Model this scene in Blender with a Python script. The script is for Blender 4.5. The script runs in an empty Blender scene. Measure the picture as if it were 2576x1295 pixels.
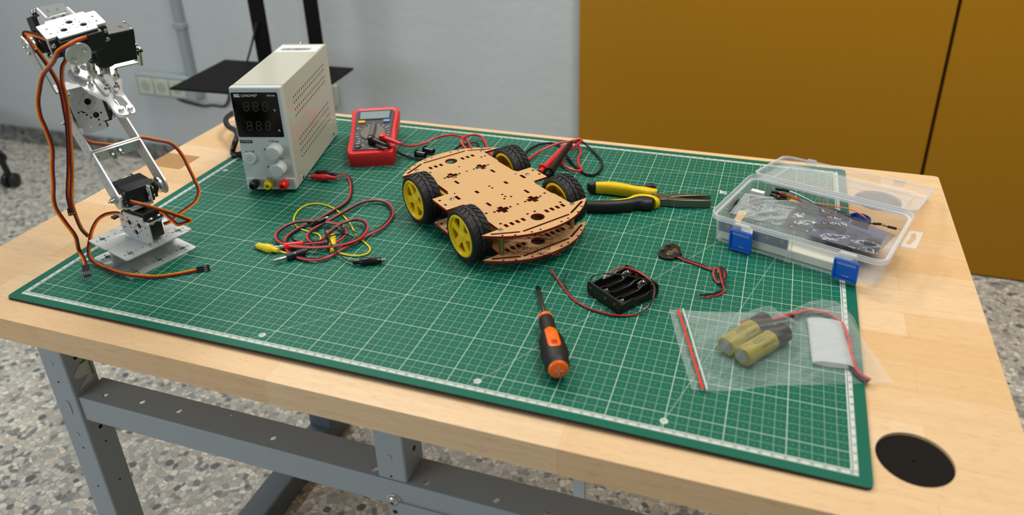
import bpy, bmesh, math, random
from mathutils import Vector as V, Matrix
random.seed(7)
S = bpy.context.scene
COL = S.collection
PI = math.pi
Z0 = 0.60            # height of the cutting mat's top above the floor; all positions below are measured from it

# ------------------------------------------------------------------ camera
CAMP = V((0.7766, -0.5082, 0.4815))
CF, CX, CY = 1940.63, 1288.0, 448.25
RX, RY, RZ = V((0.94411, 0.32840, -0.02965)), V((0.11740, -0.41911, -0.90031)), V((-0.30810, 0.84653, -0.43420))
cd = bpy.data.cameras.new('camera'); cam = bpy.data.objects.new('camera', cd); COL.objects.link(cam)
cam.matrix_world = Matrix(((RX.x, -RY.x, -RZ.x, CAMP.x), (RX.y, -RY.y, -RZ.y, CAMP.y), (RX.z, -RY.z, -RZ.z, CAMP.z + Z0), (0, 0, 0, 1)))
cd.sensor_fit = 'HORIZONTAL'; cd.sensor_width = 36.0
cd.lens = CF * 36.0 / 2576.0
cd.shift_x = 0.0; cd.shift_y = -(647.5 - CY) / 2576.0
cd.clip_start = 0.02; cd.clip_end = 30
cd.dof.use_dof = True; cd.dof.focus_distance = 0.96; cd.dof.aperture_fstop = 4.3
S.camera = cam

# ------------------------------------------------------------------ light
W = bpy.data.worlds.new('world'); S.world = W; W.use_nodes = True
bgn = W.node_tree.nodes['Background']
bgn.inputs[0].default_value = (0.90, 0.96, 1.0, 1); bgn.inputs[1].default_value = 0.20
def area(name, loc, target, sx, sy, power, col):
    l = bpy.data.lights.new(name, 'AREA'); l.shape = 'RECTANGLE'; l.size = sx; l.size_y = sy
    l.energy = power; l.color = col
    o = bpy.data.objects.new(name, l); COL.objects.link(o)
    o.location = (loc[0], loc[1], loc[2] + Z0)
    dd = V(target) - V(loc); o.rotation_euler = dd.to_track_quat('-Z', 'Y').to_euler()
    return o
area('ceiling_tube_lamp', (-0.75, 1.15, 2.00), (0.15, 0.40, 0.0), 1.2, 0.25, 26, (1.0, 0.97, 0.90))
area('ceiling_tube_lamp', (1.0, 0.75, 2.00), (0.60, 0.25, 0.0), 1.2, 0.25, 16, (1.0, 0.97, 0.90))
area('ceiling_tube_lamp', (1.5, 0.2, 2.00), (1.1, 1.7, -0.3), 1.2, 0.25, 14, (1.0, 0.97, 0.90))  # extra lamp added to brighten the right of the back wall
area('front_fill', (-1.5, -2.4, 0.9), (0.3, 0.3, -0.1), 2.0, 1.4, 26, (0.88, 0.95, 1.0))  # unseen soft fill, added from the camera side to lighten front faces
S.view_settings.view_transform = 'Standard'; S.view_settings.look = 'None'
S.view_settings.exposure = 0.34; S.view_settings.gamma = 1.0
S.view_settings.use_curve_mapping = False
S.cycles.use_denoising = True

# ------------------------------------------------------------------ pixels of the photograph to points of the place
def ray(px, py):
    return RX * ((px - CX) / CF) + RY * ((py - CY) / CF) + RZ
def at(px, py, z=0.0):
    r = ray(px, py); return CAMP + r * ((z - CAMP.z) / r.z)
def onpl(px, py, P, nn):
    r = ray(px, py); P = V(P); nn = V(nn); return CAMP + r * ((P - CAMP).dot(nn) / r.dot(nn))

# ------------------------------------------------------------------ materials
def lin(c):
    c = c / 255.0
    return c / 12.92 if c <= 0.04045 else ((c + 0.055) / 1.055) ** 2.4
def rgb(h):
    h = h.lstrip('#'); return tuple(lin(int(h[i:i + 2], 16)) for i in (0, 2, 4)) + (1.0,)
MATS = {}
def mat(name, col, rough=0.5, metal=0.0, spec=0.5, bump=0.0, bscale=300.0, coat=0.0, trans=0.0, alpha=1.0, noise=0.0, ior=1.45):
    if name in MATS: return MATS[name]
    m = bpy.data.materials.new(name); m.use_nodes = True; nt = m.node_tree; b = nt.nodes['Principled BSDF']
    c = rgb(col) if isinstance(col, str) else tuple(col)
    b.inputs['Base Color'].default_value = c; b.inputs['Roughness'].default_value = rough; b.inputs['Metallic'].default_value = metal
    b.inputs['Specular IOR Level'].default_value = spec; b.inputs['Coat Weight'].default_value = coat; b.inputs['Coat Roughness'].default_value = 0.08
    b.inputs['Transmission Weight'].default_value = trans; b.inputs['Alpha'].default_value = alpha; b.inputs['IOR'].default_value = ior
    tc = nt.nodes.new('ShaderNodeTexCoord')
    n = nt.nodes.new('ShaderNodeTexNoise'); n.inputs['Scale'].default_value = bscale; n.inputs['Detail'].default_value = 4
    nt.links.new(tc.outputs['Object'], n.inputs['Vector'])
    if bump:
        bp = nt.nodes.new('ShaderNodeBump'); bp.inputs['Strength'].default_value = bump; bp.inputs['Distance'].default_value = 0.001
        nt.links.new(n.outputs['Fac'], bp.inputs['Height']); nt.links.new(bp.outputs['Normal'], b.inputs['Normal'])
    if noise:
        mx = nt.nodes.new('ShaderNodeMix'); mx.data_type = 'RGBA'
        mx.inputs[6].default_value = tuple(x * (1 - noise) for x in c[:3]) + (1,); mx.inputs[7].default_value = tuple(min(1, x * (1 + noise)) for x in c[:3]) + (1,)
        nt.links.new(n.outputs['Fac'], mx.inputs[0]); nt.links.new(mx.outputs[2], b.inputs['Base Color'])
    MATS[name] = m; return m

# ------------------------------------------------------------------ node helper
class NT:
    def __init__(s, name):
        s.m = bpy.data.materials.new(name); s.m.use_nodes = True; s.nt = s.m.node_tree
        s.b = s.nt.nodes['Principled BSDF']; MATS[name] = s.m
        s.tc = s.nt.nodes.new('ShaderNodeTexCoord')
    def set(s, sock, v):
        if hasattr(v, 'links') or isinstance(v, bpy.types.NodeSocket): s.nt.links.new(v, sock)
        else: sock.default_value = v
    def math(s, op, a, b=0.0, c=0.0):
        n = s.nt.nodes.new('ShaderNodeMath'); n.operation = op
        for i, x in enumerate((a, b, c)): s.set(n.inputs[i], x)
        return n.outputs[0]
    def mix(s, f, a, b):
        n = s.nt.nodes.new('ShaderNodeMix'); n.data_type = 'RGBA'
        s.set(n.inputs[0], f); s.set(n.inputs[6], a); s.set(n.inputs[7], b); return n.outputs[2]
    def xyz(s, vec):
        n = s.nt.nodes.new('ShaderNodeSeparateXYZ'); s.nt.links.new(vec, n.inputs[0]); return n.outputs
    def map(s, scale=(1, 1, 1), loc=(0, 0, 0), rot=(0, 0, 0)):
        n = s.nt.nodes.new('ShaderNodeMapping'); n.inputs['Scale'].default_value = scale; n.inputs['Location'].default_value = loc; n.inputs['Rotation'].default_value = rot
        s.nt.links.new(s.tc.outputs['Object'], n.inputs[0]); return n.outputs[0]
    def noise(s, vec, scale, detail=4, rough=0.5):
        n = s.nt.nodes.new('ShaderNodeTexNoise'); n.inputs['Scale'].default_value = scale; n.inputs['Detail'].default_value = detail
        n.inputs['Roughness'].default_value = rough; s.nt.links.new(vec, n.inputs['Vector']); return n.outputs['Fac']
    def voro(s, vec, scale, feat='F1', out='Color', rnd=1.0):
        n = s.nt.nodes.new('ShaderNodeTexVoronoi'); n.inputs['Scale'].default_value = scale; n.feature = feat; n.inputs['Randomness'].default_value = rnd
        s.nt.links.new(vec, n.inputs['Vector']); return n.outputs[out]
    def ramp(s, f, stops):
        n = s.nt.nodes.new('ShaderNodeValToRGB'); cr = n.color_ramp
        while len(cr.elements) < len(stops): cr.elements.new(0.5)
        for e, (p, c) in zip(cr.elements, stops): e.position = p; e.color = rgb(c) if isinstance(c, str) else c
        s.nt.links.new(f, n.inputs[0]); return n.outputs[0]
    def bump(s, h, strength, dist=0.001):
        n = s.nt.nodes.new('ShaderNodeBump'); n.inputs['Strength'].default_value = strength; n.inputs['Distance'].default_value = dist
        s.nt.links.new(h, n.inputs['Height']); s.nt.links.new(n.outputs[0], s.b.inputs['Normal'])

# ------------------------------------------------------------------ mesh builder
def frame(o, x, y, z):
    return Matrix(((x[0], y[0], z[0], o[0]), (x[1], y[1], z[1], o[1]), (x[2], y[2], z[2], o[2]), (0, 0, 0, 1)))
def basis(a):
    a = V(a).normalized(); h = V((0, 0, 1)) if abs(a.z) < 0.9 else V((1, 0, 0))
    u = a.cross(h).normalized(); return a, u, a.cross(u)
def cr(pts, n=8, closed=False):
    pts = [V(p) for p in pts]; out = []; N = len(pts)
    rng = range(N if closed else N - 1)
    for i in rng:
        p1, p2 = pts[i], pts[(i + 1) % N]
        p0 = pts[i - 1] if (i > 0 or closed) else p1 * 2 - p2
        p3 = pts[(i + 2) % N] if (i + 2 < N or closed) else p2 * 2 - p1
        for k in range(n):
            t = k / n
            out.append(0.5 * ((2 * p1) + (p2 - p0) * t + (2 * p0 - 5 * p1 + 4 * p2 - p3) * t * t + (3 * p1 - p0 - 3 * p2 + p3) * t ** 3))
    if not closed: out.append(pts[-1])
    return out
def circ(cx, cy, r, n=16, a0=0.0):
    return [(cx + r * math.cos(a0 + 2 * PI * k / n), cy + r * math.sin(a0 + 2 * PI * k / n)) for k in range(n)]
def rrect(x0, y0, x1, y1, r, n=5):
    out = []
    for cx, cy, a in ((x1 - r, y1 - r, 0), (x0 + r, y1 - r, PI / 2), (x0 + r, y0 + r, PI), (x1 - r, y0 + r, 1.5 * PI)):
        out += [(cx + r * math.cos(a + PI / 2 * k / n), cy + r * math.sin(a + PI / 2 * k / n)) for k in range(n + 1)]
    return out
def slot(x0, y0, x1, y1, r, n=6):
    a = math.atan2(y1 - y0, x1 - x0)
    return [(x1 + r * math.cos(a - PI / 2 + PI * k / n), y1 + r * math.sin(a - PI / 2 + PI * k / n)) for k in range(n + 1)] + \
           [(x0 + r * math.cos(a + PI / 2 + PI * k / n), y0 + r * math.sin(a + PI / 2 + PI * k / n)) for k in range(n + 1)]
def fillet(poly, r, n=4):
    out = []; N = len(poly)
    for i in range(N):
        p = V(poly[i][:2] + (0,)) if len(poly[i]) == 2 else V(poly[i]); a = V((*poly[i - 1][:2], 0)); b = V((*poly[(i + 1) % N][:2], 0)); p = V((p.x, p.y, 0))
        la, lb = (a - p).length, (b - p).length; rr = min(r, la * 0.45, lb * 0.45)
        s, e = p + (a - p) * (rr / la), p + (b - p) * (rr / lb)
        for k in range(n + 1):
            t = k / n; q = s * (1 - t) ** 2 + p * 2 * t * (1 - t) + e * t * t; out.append((q.x, q.y))
    return out
_gl = {}
def curve_mesh(polys, z0, z1):
    cu = bpy.data.curves.new('c', 'CURVE'); cu.dimensions = '2D'; cu.fill_mode = 'BOTH'; cu.extrude = abs(z1 - z0) / 2
    for p in polys:
        sp = cu.splines.new('POLY'); sp.points.add(len(p) - 1); sp.use_cyclic_u = True
        for i, q in enumerate(p): sp.points[i].co = (q[0], q[1], 0, 1)
    o = bpy.data.objects.new('c', cu); me = bpy.data.meshes.new_from_object(o)
    vs = [v.co + V((0, 0, (z0 + z1) / 2)) for v in me.vertices]; fs = [tuple(p.vertices) for p in me.polygons]
    bpy.data.objects.remove(o); bpy.data.curves.remove(cu); bpy.data.meshes.remove(me)
    return vs, fs
def text_mesh(s):
    if s in _gl: return _gl[s]
    cu = bpy.data.curves.new('t', 'FONT'); cu.body = s; cu.size = 1.0; cu.extrude = 0.0; cu.align_x = 'CENTER'; cu.align_y = 'CENTER'; cu.resolution_u = 3
    o = bpy.data.objects.new('t', cu); me = bpy.data.meshes.new_from_object(o)
    r = ([v.co.copy() for v in me.vertices], [tuple(p.vertices) for p in me.polygons])
    bpy.data.objects.remove(o); bpy.data.curves.remove(cu); bpy.data.meshes.remove(me)
    _gl[s] = r; return r

def wloc(o):
    p = V((0, 0, 0))
    while o is not None: p += o.location; o = o.parent
    return p - V((0, 0, Z0))
class MB:
    def __init__(s, M=None): s.v = []; s.f = []; s.i = []; s.k = 0; s.M = M
    def add(s, vs, fs):
        b = len(s.v); M = s.M
        s.v += [(M @ V(p)) if M is not None else V(p) for p in vs]
        s.f += [tuple(b + j for j in f) for f in fs]; s.i += [s.k] * len(fs); return s
    def box(s, x0, y0, z0, x1, y1, z1):
        vs = [(x, y, z) for z in (z0, z1) for y in (y0, y1) for x in (x0, x1)]
        return s.add(vs, [(0, 2, 3, 1), (4, 5, 7, 6), (0, 1, 5, 4), (2, 6, 7, 3), (0, 4, 6, 2), (1, 3, 7, 5)])
    def loft(s, rings, cap=True, closed=False):
        n = len(rings[0]); vs = [p for r in rings for p in r]; fs = []
        R = len(rings)
        for i in range(R if closed else R - 1):
            a, b = i * n, ((i + 1) % R) * n
            fs += [(a + j, a + (j + 1) % n, b + (j + 1) % n, b + j) for j in range(n)]
        if cap and not closed: fs += [tuple(reversed(range(n))), tuple(range((R - 1) * n, R * n))]
        return s.add(vs, fs)
    def cyl(s, p0, p1, r, n=20, r1=None, cap=True):
        p0, p1 = V(p0), V(p1); a, u, w = basis(p1 - p0); r1 = r if r1 is None else r1
        ring = lambda p, q: [p + (u * math.cos(2 * PI * k / n) + w * math.sin(2 * PI * k / n)) * q for k in range(n)]
        return s.loft([ring(p0, r), ring(p1, r1)], cap)
    def lathe(s, prof, o, a, n=28, a0=0.0):
        o = V(o); a, u, w = basis(a); rings = []
        for r, h in prof: rings.append([o + a * h + (u * math.cos(a0 + 2 * PI * k / n) + w * math.sin(a0 + 2 * PI * k / n)) * max(r, 1e-6) for k in range(n)])
        return s.loft(rings)
    def tube(s, pts, r, n=8, closed=False):
        pts = [V(p) for p in pts]; q = [pts[0]]
        for p in pts[1:]:
            if (p - q[-1]).length > 1e-5: q.append(p)
        pts = q; N = len(pts); rings = []; u = None
        for i, p in enumerate(pts):
            t = (pts[(i + 1) % N] - pts[i - 1]) if closed else (pts[min(i + 1, N - 1)] - pts[max(i - 1, 0)])
            t = t.normalized()
            if u is None: u = basis(t)[1]
            u = (u - t * u.dot(t)); u = u.normalized() if u.length > 1e-6 else basis(t)[1]
            w = t.cross(u); rr = r(i / max(1, N - 1)) if callable(r) else r
            rings.append([p + (u * math.cos(2 * PI * k / n) + w * math.sin(2 * PI * k / n)) * rr for k in range(n)])
        return s.loft(rings, closed=closed)
    def prism(s, poly, z0, z1):
        n = len(poly)
        return s.add([(x, y, z0) for x, y in poly] + [(x, y, z1) for x, y in poly],
                     [tuple(reversed(range(n))), tuple(range(n, 2 * n))] + [(j, (j + 1) % n, n + (j + 1) % n, n + j) for j in range(n)])
    def plate(s, polys, z0, z1):
        return s.add(*curve_mesh(polys, z0, z1))
    def text(s, t, size, M, sx=1.0):
        vs, fs = text_mesh(t)
        return s.add([M @ V((v.x * size * sx, v.y * size, 0)) for v in vs], fs)
    def sphere(s, c, r, n=14, sc=(1, 1, 1)):
        c = V(c); rings = []; h = n // 2
        for i in range(1, h):
            th = PI * i / h; rings.append([c + V((math.sin(th) * math.cos(2 * PI * k / n) * sc[0], math.sin(th) * math.sin(2 * PI * k / n) * sc[1], -math.cos(th) * sc[2])) * r for k in range(n)])
        vs = [c + V((0, 0, -r * sc[2]))] + [p for q in rings for p in q] + [c + V((0, 0, r * sc[2]))]; fs = []
        for j in range(n): fs.append((0, 1 + (j + 1) % n, 1 + j))
        for i in range(h - 2):
            for j in range(n): fs.append((1 + i * n + j, 1 + i * n + (j + 1) % n, 1 + (i + 1) * n + (j + 1) % n, 1 + (i + 1) * n + j))
        L = len(vs) - 1; b = 1 + (h - 2) * n
        for j in range(n): fs.append((L, b + j, b + (j + 1) % n))
        return s.add(vs, fs)
    def build(s, name, mats, parent=None, bevel=0.0, seg=2, smooth=0.6, label=None, fix=True):
        me = bpy.data.meshes.new(name); off = wloc(parent) if parent is not None else V((0, 0, 0))
        me.from_pydata([tuple(p - off) for p in s.v], [], s.f)
        for m in (mats if isinstance(mats, (list, tuple)) else [mats]): me.materials.append(m)
        me.polygons.foreach_set('material_index', s.i)
        if fix:
            bm = bmesh.new(); bm.from_mesh(me); bmesh.ops.recalc_face_normals(bm, faces=bm.faces); bm.to_mesh(me); bm.free()
        if smooth: me.shade_smooth(); me.set_sharp_from_angle(angle=smooth)
        o = bpy.data.objects.new(name, me); COL.objects.link(o)
        if parent is not None: o.parent = parent
        else: o.location = (0, 0, Z0)
        if bevel:
            b = o.modifiers.new('edge', 'BEVEL'); b.width = bevel; b.segments = seg; b.limit_method = 'ANGLE'; b.angle_limit = 0.7
            b.harden_normals = False
        if label: o['label'] = label
        return o
def thing(name, label, cat, loc, group=None):
    o = bpy.data.objects.new(name, None); COL.objects.link(o); o.empty_display_size = 0.01
    o.location = (loc[0], loc[1], loc[2] + Z0); o['label'] = label; o['category'] = cat
    if group: o['group'] = group
    return o
def tag(o, label, cat, group=None):
    o['label'] = label; o['category'] = cat
    if group: o['group'] = group
    return o
def struct(o): o['kind'] = 'structure'; return o
def shell(MBo, name, m, **k): return struct(MBo.build(name, m, **k))
EZ = V((0, 0, 1))
# ------------------------------------------------------------------ shared materials
ALU = mat('brushed_aluminium', '#c9cccb', 0.42, 0.55, bump=0.05, bscale=900)
ALUW = mat('anodised_white_aluminium', '#e8e9e8', 0.38, 0.45, bump=0.03, bscale=900)
STEEL = mat('polished_steel', '#c9c6bf', 0.18, 1.0)
BRASS = mat('brass', '#c9a24a', 0.3, 1.0)
BLK = mat('black_plastic', '#131314', 0.38, bump=0.08, bscale=1500)
BLKG = mat('glossy_black_vinyl', '#0e0e10', 0.18)
BLKM = mat('matte_black_metal', '#0d0b0b', 0.65, spec=0.2)
RED = mat('red_vinyl', '#d2232a', 0.3)
REDW = mat('red_wire_jacket', '#cf3a3a', 0.38)
YEL = mat('yellow_plastic', '#e8c60c', 0.35)
YELW = mat('yellow_wire_jacket', '#eccb12', 0.35)
ORG = mat('orange_wire_jacket', '#f09a10', 0.4)
BRN = mat('brown_wire_jacket', '#3c1c14', 0.4)
REDD = mat('dark_red_wire_jacket', '#c62a1c', 0.4)
WHT = mat('white_print', '#e9ebea', 0.6)
BLKP = mat('black_print', '#202224', 0.6)
HOLE = mat('dark_cavity', '#050505', 0.9)

# ------------------------------------------------------------------ floor of terrazzo
t = NT('terrazzo'); ob = t.tc.outputs['Object']
wv = t.nt.nodes.new('ShaderNodeVectorMath'); wv.operation = 'ADD'
nz = t.nt.nodes.new('ShaderNodeTexNoise'); nz.inputs['Scale'].default_value = 40; t.nt.links.new(ob, nz.inputs['Vector'])
sc = t.nt.nodes.new('ShaderNodeVectorMath'); sc.operation = 'SCALE'; sc.inputs['Scale'].default_value = 0.012
t.nt.links.new(nz.outputs['Color'], sc.inputs[0]); t.nt.links.new(ob, wv.inputs[0]); t.nt.links.new(sc.outputs[0], wv.inputs[1]); wp = wv.outputs[0]
c1 = t.ramp(t.xyz(t.voro(wp, 92))[0], [(0.0, '#6a6b6d'), (0.12, '#84837f'), (0.20, '#9f9d95'), (0.45, '#b6b4aa'), (0.7, '#c6c2b6'), (0.9, '#d8d3c6'), (1.0, '#e2dccd')])
e1 = t.voro(wp, 92, 'DISTANCE_TO_EDGE', 'Distance')
grout = t.mix(t.noise(ob, 220, 3), rgb('#918f88'), rgb('#a8a69e'))
c = t.mix(t.math('LESS_THAN', e1, 0.06), c1, grout)
c2 = t.xyz(t.voro(wp, 46))[1]; e2 = t.voro(wp, 46, 'F1', 'Distance')
c = t.mix(t.math('MULTIPLY', t.math('GREATER_THAN', c2, 0.86), t.math('LESS_THAN', e2, 0.36)), c, rgb('#606265'))
c = t.mix(t.math('MULTIPLY', t.math('LESS_THAN', c2, 0.10), t.math('LESS_THAN', e2, 0.32)), c, rgb('#cbb9a4'))
p = t.xyz(t.map((1, 1, 1), (0.11, 0.09, 0)))
seam = t.math('MAXIMUM', t.math('LESS_THAN', t.math('FRACT', t.math('MULTIPLY', p[0], 2.5)), 0.006), t.math('LESS_THAN', t.math('FRACT', t.math('MULTIPLY', p[1], 2.5)), 0.006))
c = t.mix(seam, c, rgb('#b3a48f'))
t.set(t.b.inputs['Base Color'], c); t.b.inputs['Roughness'].default_value = 0.42
TERR = t.m
t = NT('skirting_terrazzo'); ob = t.tc.outputs['Object']
t.set(t.b.inputs['Base Color'], t.ramp(t.xyz(t.voro(ob, 60))[0], [(0, '#4d4e4e'), (0.4, '#6b6b68'), (1, '#8b8a85')])); SKIRT = t.m
m = MB(); m.box(-3.2, -3.0, -0.64, 3.2, 1.52, -0.60); shell(m, 'floor', TERR, smooth=0)

# ------------------------------------------------------------------ painted wall with its knocks and dents
t = NT('painted_plaster'); ob = t.tc.outputs['Object']
n1 = t.noise(ob, 3.0, 3); n2 = t.noise(ob, 34, 5, 0.6)
sp = t.voro(t.map((1, 1, 1)), 7.0, 'F1', 'Distance')
base = t.mix(n1, rgb('#bcc3c6'), rgb('#c8cbca'))
base = t.mix(t.math('MULTIPLY', t.math('LESS_THAN', sp, 0.055), 0.35), base, rgb('#7f878b'))
t.set(t.b.inputs['Base Color'], base); t.b.inputs['Roughness'].default_value = 0.75
t.bump(n2, 0.35, 0.004); WALL = t.m
m = MB(); m.box(-3.2, 1.406, -0.60, 0.32, 1.52, 1.9); shell(m, 'wall_back', WALL, smooth=0)
m = MB(); m.box(0.32, 1.442, -0.60, 3.2, 1.52, 1.9); shell(m, 'wall_back', WALL, smooth=0)
m = MB(); m.box(-3.2, 1.397, -0.60, 0.28, 1.406, -0.537); shell(m, 'baseboard_back', SKIRT, bevel=0.002)

# ------------------------------------------------------------------ mustard doors
t = NT('mustard_laminate'); ob = t.tc.outputs['Object']
t.set(t.b.inputs['Base Color'], t.mix(t.noise(ob, 420, 3), rgb('#a26f00'), rgb('#ab7800'))); t.b.inputs['Roughness'].default_value = 0.5
t.b.inputs['Specular IOR Level'].default_value = 0.3; MUST = t.m
r = thing('sliding_cupboard', 'tall mustard yellow cupboard with flat sliding doors along the back wall', 'cupboard', (1.13, 1.41, -0.60))
for x0, x1 in ((0.2850, 1.1305), (1.1375, 1.983), (1.990, 2.80)):
    m = MB(); m.box(x0, 1.385, -0.596, x1, 1.402, 1.5); m.build('door', MUST, r, bevel=0.002)
m = MB(); m.box(0.324, 1.403, -0.60, 2.80, 1.440, 1.5); m.build('carcass', mat('dark_carcass', '#4a3208', 0.7), r, bevel=0.001)

# ------------------------------------------------------------------ workbench
t = NT('beech_staves')
br = t.nt.nodes.new('ShaderNodeTexBrick'); br.offset = 0.37; br.offset_frequency = 2; br.squash = 1.0
br.inputs['Scale'].default_value = 1.0; br.inputs['Brick Width'].default_value = 0.29; br.inputs['Row Height'].default_value = 0.0425
br.inputs['Mortar Size'].default_value = 0.0002; br.inputs['Mortar Smooth'].default_value = 0.0; br.inputs['Bias'].default_value = 0.1
br.inputs['Color1'].default_value = rgb('#e6c9a2'); br.inputs['Color2'].default_value = rgb('#dbb585'); br.inputs['Mortar'].default_value = rgb('#d0a877')
mp = t.map((1, 1, 1), (0.09, 0.0367, 0)); q = t.xyz(mp)
cb = t.nt.nodes.new('ShaderNodeCombineXYZ'); t.nt.links.new(q[0], cb.inputs[0]); t.nt.links.new(q[1], cb.inputs[1])
t.nt.links.new(cb.outputs[0], br.inputs['Vector'])
gv = t.map((5, 90, 90)); g = t.noise(gv, 1.5, 6, 0.65); g2 = t.noise(t.map((60, 700, 700)), 1.0, 3, 0.6)
c = t.mix(t.math('MULTIPLY', t.math('SUBTRACT', g, 0.3), 0.75), br.outputs['Color'], rgb('#c79a66'))
c = t.mix(t.math('MULTIPLY', t.math('GREATER_THAN', g2, 0.60), 0.30), c, rgb('#b58552'))
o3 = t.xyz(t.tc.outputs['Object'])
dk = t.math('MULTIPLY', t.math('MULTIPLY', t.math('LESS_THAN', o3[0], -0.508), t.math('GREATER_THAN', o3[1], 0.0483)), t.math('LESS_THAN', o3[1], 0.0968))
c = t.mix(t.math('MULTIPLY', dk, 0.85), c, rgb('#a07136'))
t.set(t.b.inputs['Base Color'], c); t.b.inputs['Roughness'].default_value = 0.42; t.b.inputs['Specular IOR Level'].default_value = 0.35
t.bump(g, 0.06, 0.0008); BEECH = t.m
GREY = mat('grey_powder_coat', '#949ca0', 0.42, bump=0.10, bscale=1400)
GREY_SHADE = mat('shaded_grey_powder_coat', '#59636c', 0.5)  # frame grey with the tabletop's shadow put into the colour
bench = thing('workbench', 'beech topped workbench on grey steel legs under the green mat', 'workbench', (0.44, 0.28, -0.60))
outl = fillet([(-0.13, -0.045), (1.007, -0.045), (1.007, 0.603), (-0.13, 0.603)], 0.006, 3)
m = MB(); m.plate([outl, circ(0.9185, 0.0315, 0.0295, 40), circ(0.9225, 0.503, 0.0295, 40)], -0.0325, -0.003)
top = m.build('tabletop', BEECH, bench, bevel=0.001, seg=2)
for cx, cy in ((0.9185, 0.0315), (0.9225, 0.503)):
    m = MB(); m.lathe([(0.0293, -0.0315), (0.0293, -0.0062), (0.0285, -0.0056), (0.001, -0.0056), (0.001, -0.0315)], (cx, cy, 0), EZ, 40)
    m.build('grommet_cap', mat('dark_grommet', '#120d0a', 0.75, spec=0.2), bench)
def hollow_strut(name, x0, y0, z0, x1, y1, z1, mtl=GREY, bev=0.0025):
    m = MB(); m.box(x0, y0, z0, x1, y1, z1); return m.build(name, mtl, bench, bevel=bev, seg=3)
leg = hollow_strut('front_leg', 0.027, -0.030, -0.56, 0.062, 0.0055, -0.0325)
hollow_strut('front_leg', 0.815, -0.030, -0.56, 0.850, 0.0055, -0.0325)
hollow_strut('rear_leg', 0.022, 0.405, -0.56, 0.069, 0.445, -0.0325, GREY_SHADE)
hollow_strut('rear_leg', 0.808, 0.405, -0.56, 0.855, 0.445, -0.0325, GREY_SHADE)
hollow_strut('foot_beam', 0.808, -0.05, -0.5995, 0.855, 0.47, -0.555, GREY_SHADE, 0.005)
st = hollow_strut('foot_beam', 0.022, -0.05, -0.5995, 0.069, 0.47, -0.555, GREY_SHADE, 0.005)
for y in (0.16, 0.355):
    m = MB(); m.box(0.0235, y - 0.018, -0.556, 0.0575, y + 0.018, -0.551); m.build('foot_pad', GREY_SHADE, st, bevel=0.004, seg=3)
    m = MB(); m.cyl((0.032, y - 0.004, -0.5515), (0.032, y - 0.004, -0.5500), 0.0035, 14); m.build('foot_plug', mat('pale_plug', '#c9c2b8', 0.5), st)
# front rail with punched holes: closed box whose top carries round cut-outs
m = MB(); hs = []
for px, py in ((264, 993), (358, 1010), (450, 1033), (687, 1101), (934, 1192), (1065, 1229), (1248, 1258), (1378, 1291), (580, 1043)):
    q = at(px, py, -0.1155); hs.append(circ(q.x, max(-0.0185, min(0.0045, q.y)), 0.0016 if (px, py) == (580, 1043) else 0.0034, 16))
m.plate([[(0.062, -0.0255), (0.815, -0.0255), (0.815, 0.0095), (0.062, 0.0095)]] + hs, -0.1170, -0.1155)
m.box(0.062, -0.0268, -0.1490, 0.815, -0.0248, -0.1156)
rail = m.build('front_rail', GREY, bench, bevel=0.0009, seg=3)
hollow_strut('post', 0.4490, -0.0262, -0.1155, 0.4815, 0.0115, -0.0325)
for px, py, rr in ((978, 1150, 0.0031), (129, 915, 0.0031), (195, 1092, 0.0031), (380, 1078, 0.0031)):
    f = onpl(px, py, (0, -0.0302 if px < 300 else -0.0265, 0), (0, 1, 0)); m = MB(); m.cyl(f + V((0, 0.002, 0)), f + V((0, -0.0004, 0)), rr, 18); m.build('blanked_knockout', GREY, bench, bevel=0.0002)
f = onpl(172, 1024, (0, -0.0302, 0), (0, 1, 0)); M = frame(f, (1, 0, 0), (0, 0, 1), (0, -1, 0)); mm = MB(M); mm.prism(slot(0, -0.006, 0, 0.006, 0.0045), -0.001, 0.0006); m = mm
m.build('blanked_knockout', GREY, bench, bevel=0.0002)
for px, py in ((147, 961), (210, 1126), (247, 1222), (984, 1198)):
    f = onpl(px, py, (0, -0.0302 if px < 300 else -0.0265, 0), (0, 1, 0)); m = MB(); m.cyl(f + V((0, 0.002, 0)), f + V((0, -0.0002, 0)), 0.0011, 12); m.build('bolt_hole', HOLE, bench)
for px, py, rr in ((190, 899, 0.0026), (253, 1072, 0.0026), (267, 1109, 0.0012), (302, 1205, 0.0012)):
    f = onpl(px, py, (0.0622, 0, 0), (1, 0, 0)); m = MB(); m.cyl(f + V((-0.002, 0, 0)), f + V((0.0002, 0, 0)), rr, 14); m.build('bolt_hole', HOLE, bench)
for px, py, rr in ((1042, 1127, 0.0028), (1050, 1197, 0.0040)):
    f = onpl(px, py, (0.4817, 0, 0), (1, 0, 0)); m = MB(); m.cyl(f + V((-0.002, 0, 0)), f + V((0.0002, 0, 0)), rr, 14); m.build('bolt_hole', HOLE, bench)
f = onpl(992, 1256, (0, -0.0266, 0), (0, 1, 0)); m = MB()
m.lathe([(0.0082, 0.0), (0.0082, 0.0012), (0.0062, 0.0013), (0.0060, 0.0024), (0.0045, 0.0040), (0.0015, 0.0048)], f, (0, -1, 0), 26)
bo = m.build('rail_bolt', STEEL, bench)
m = MB(frame(f + V((0, -0.0047, 0)), (0.85, 0, 0.5), (-0.5, 0, 0.85), (0, -1, 0))); m.box(-0.0022, -0.0005, -0.001, 0.0022, 0.0005, 0.0003); m.box(-0.0005, -0.0022, -0.001, 0.0005, 0.0022, 0.0003); m.build('cross_recess', BLKP, bo)
f = onpl(997, 1282, (0, -0.0266, 0), (0, 1, 0)); m = MB(); m.sphere(f + V((0, -0.001, 0)), 0.0034, 14, (1, 0.8, 1)); m.build('black_screw', BLKG, bench, label='small black screw head')
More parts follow.
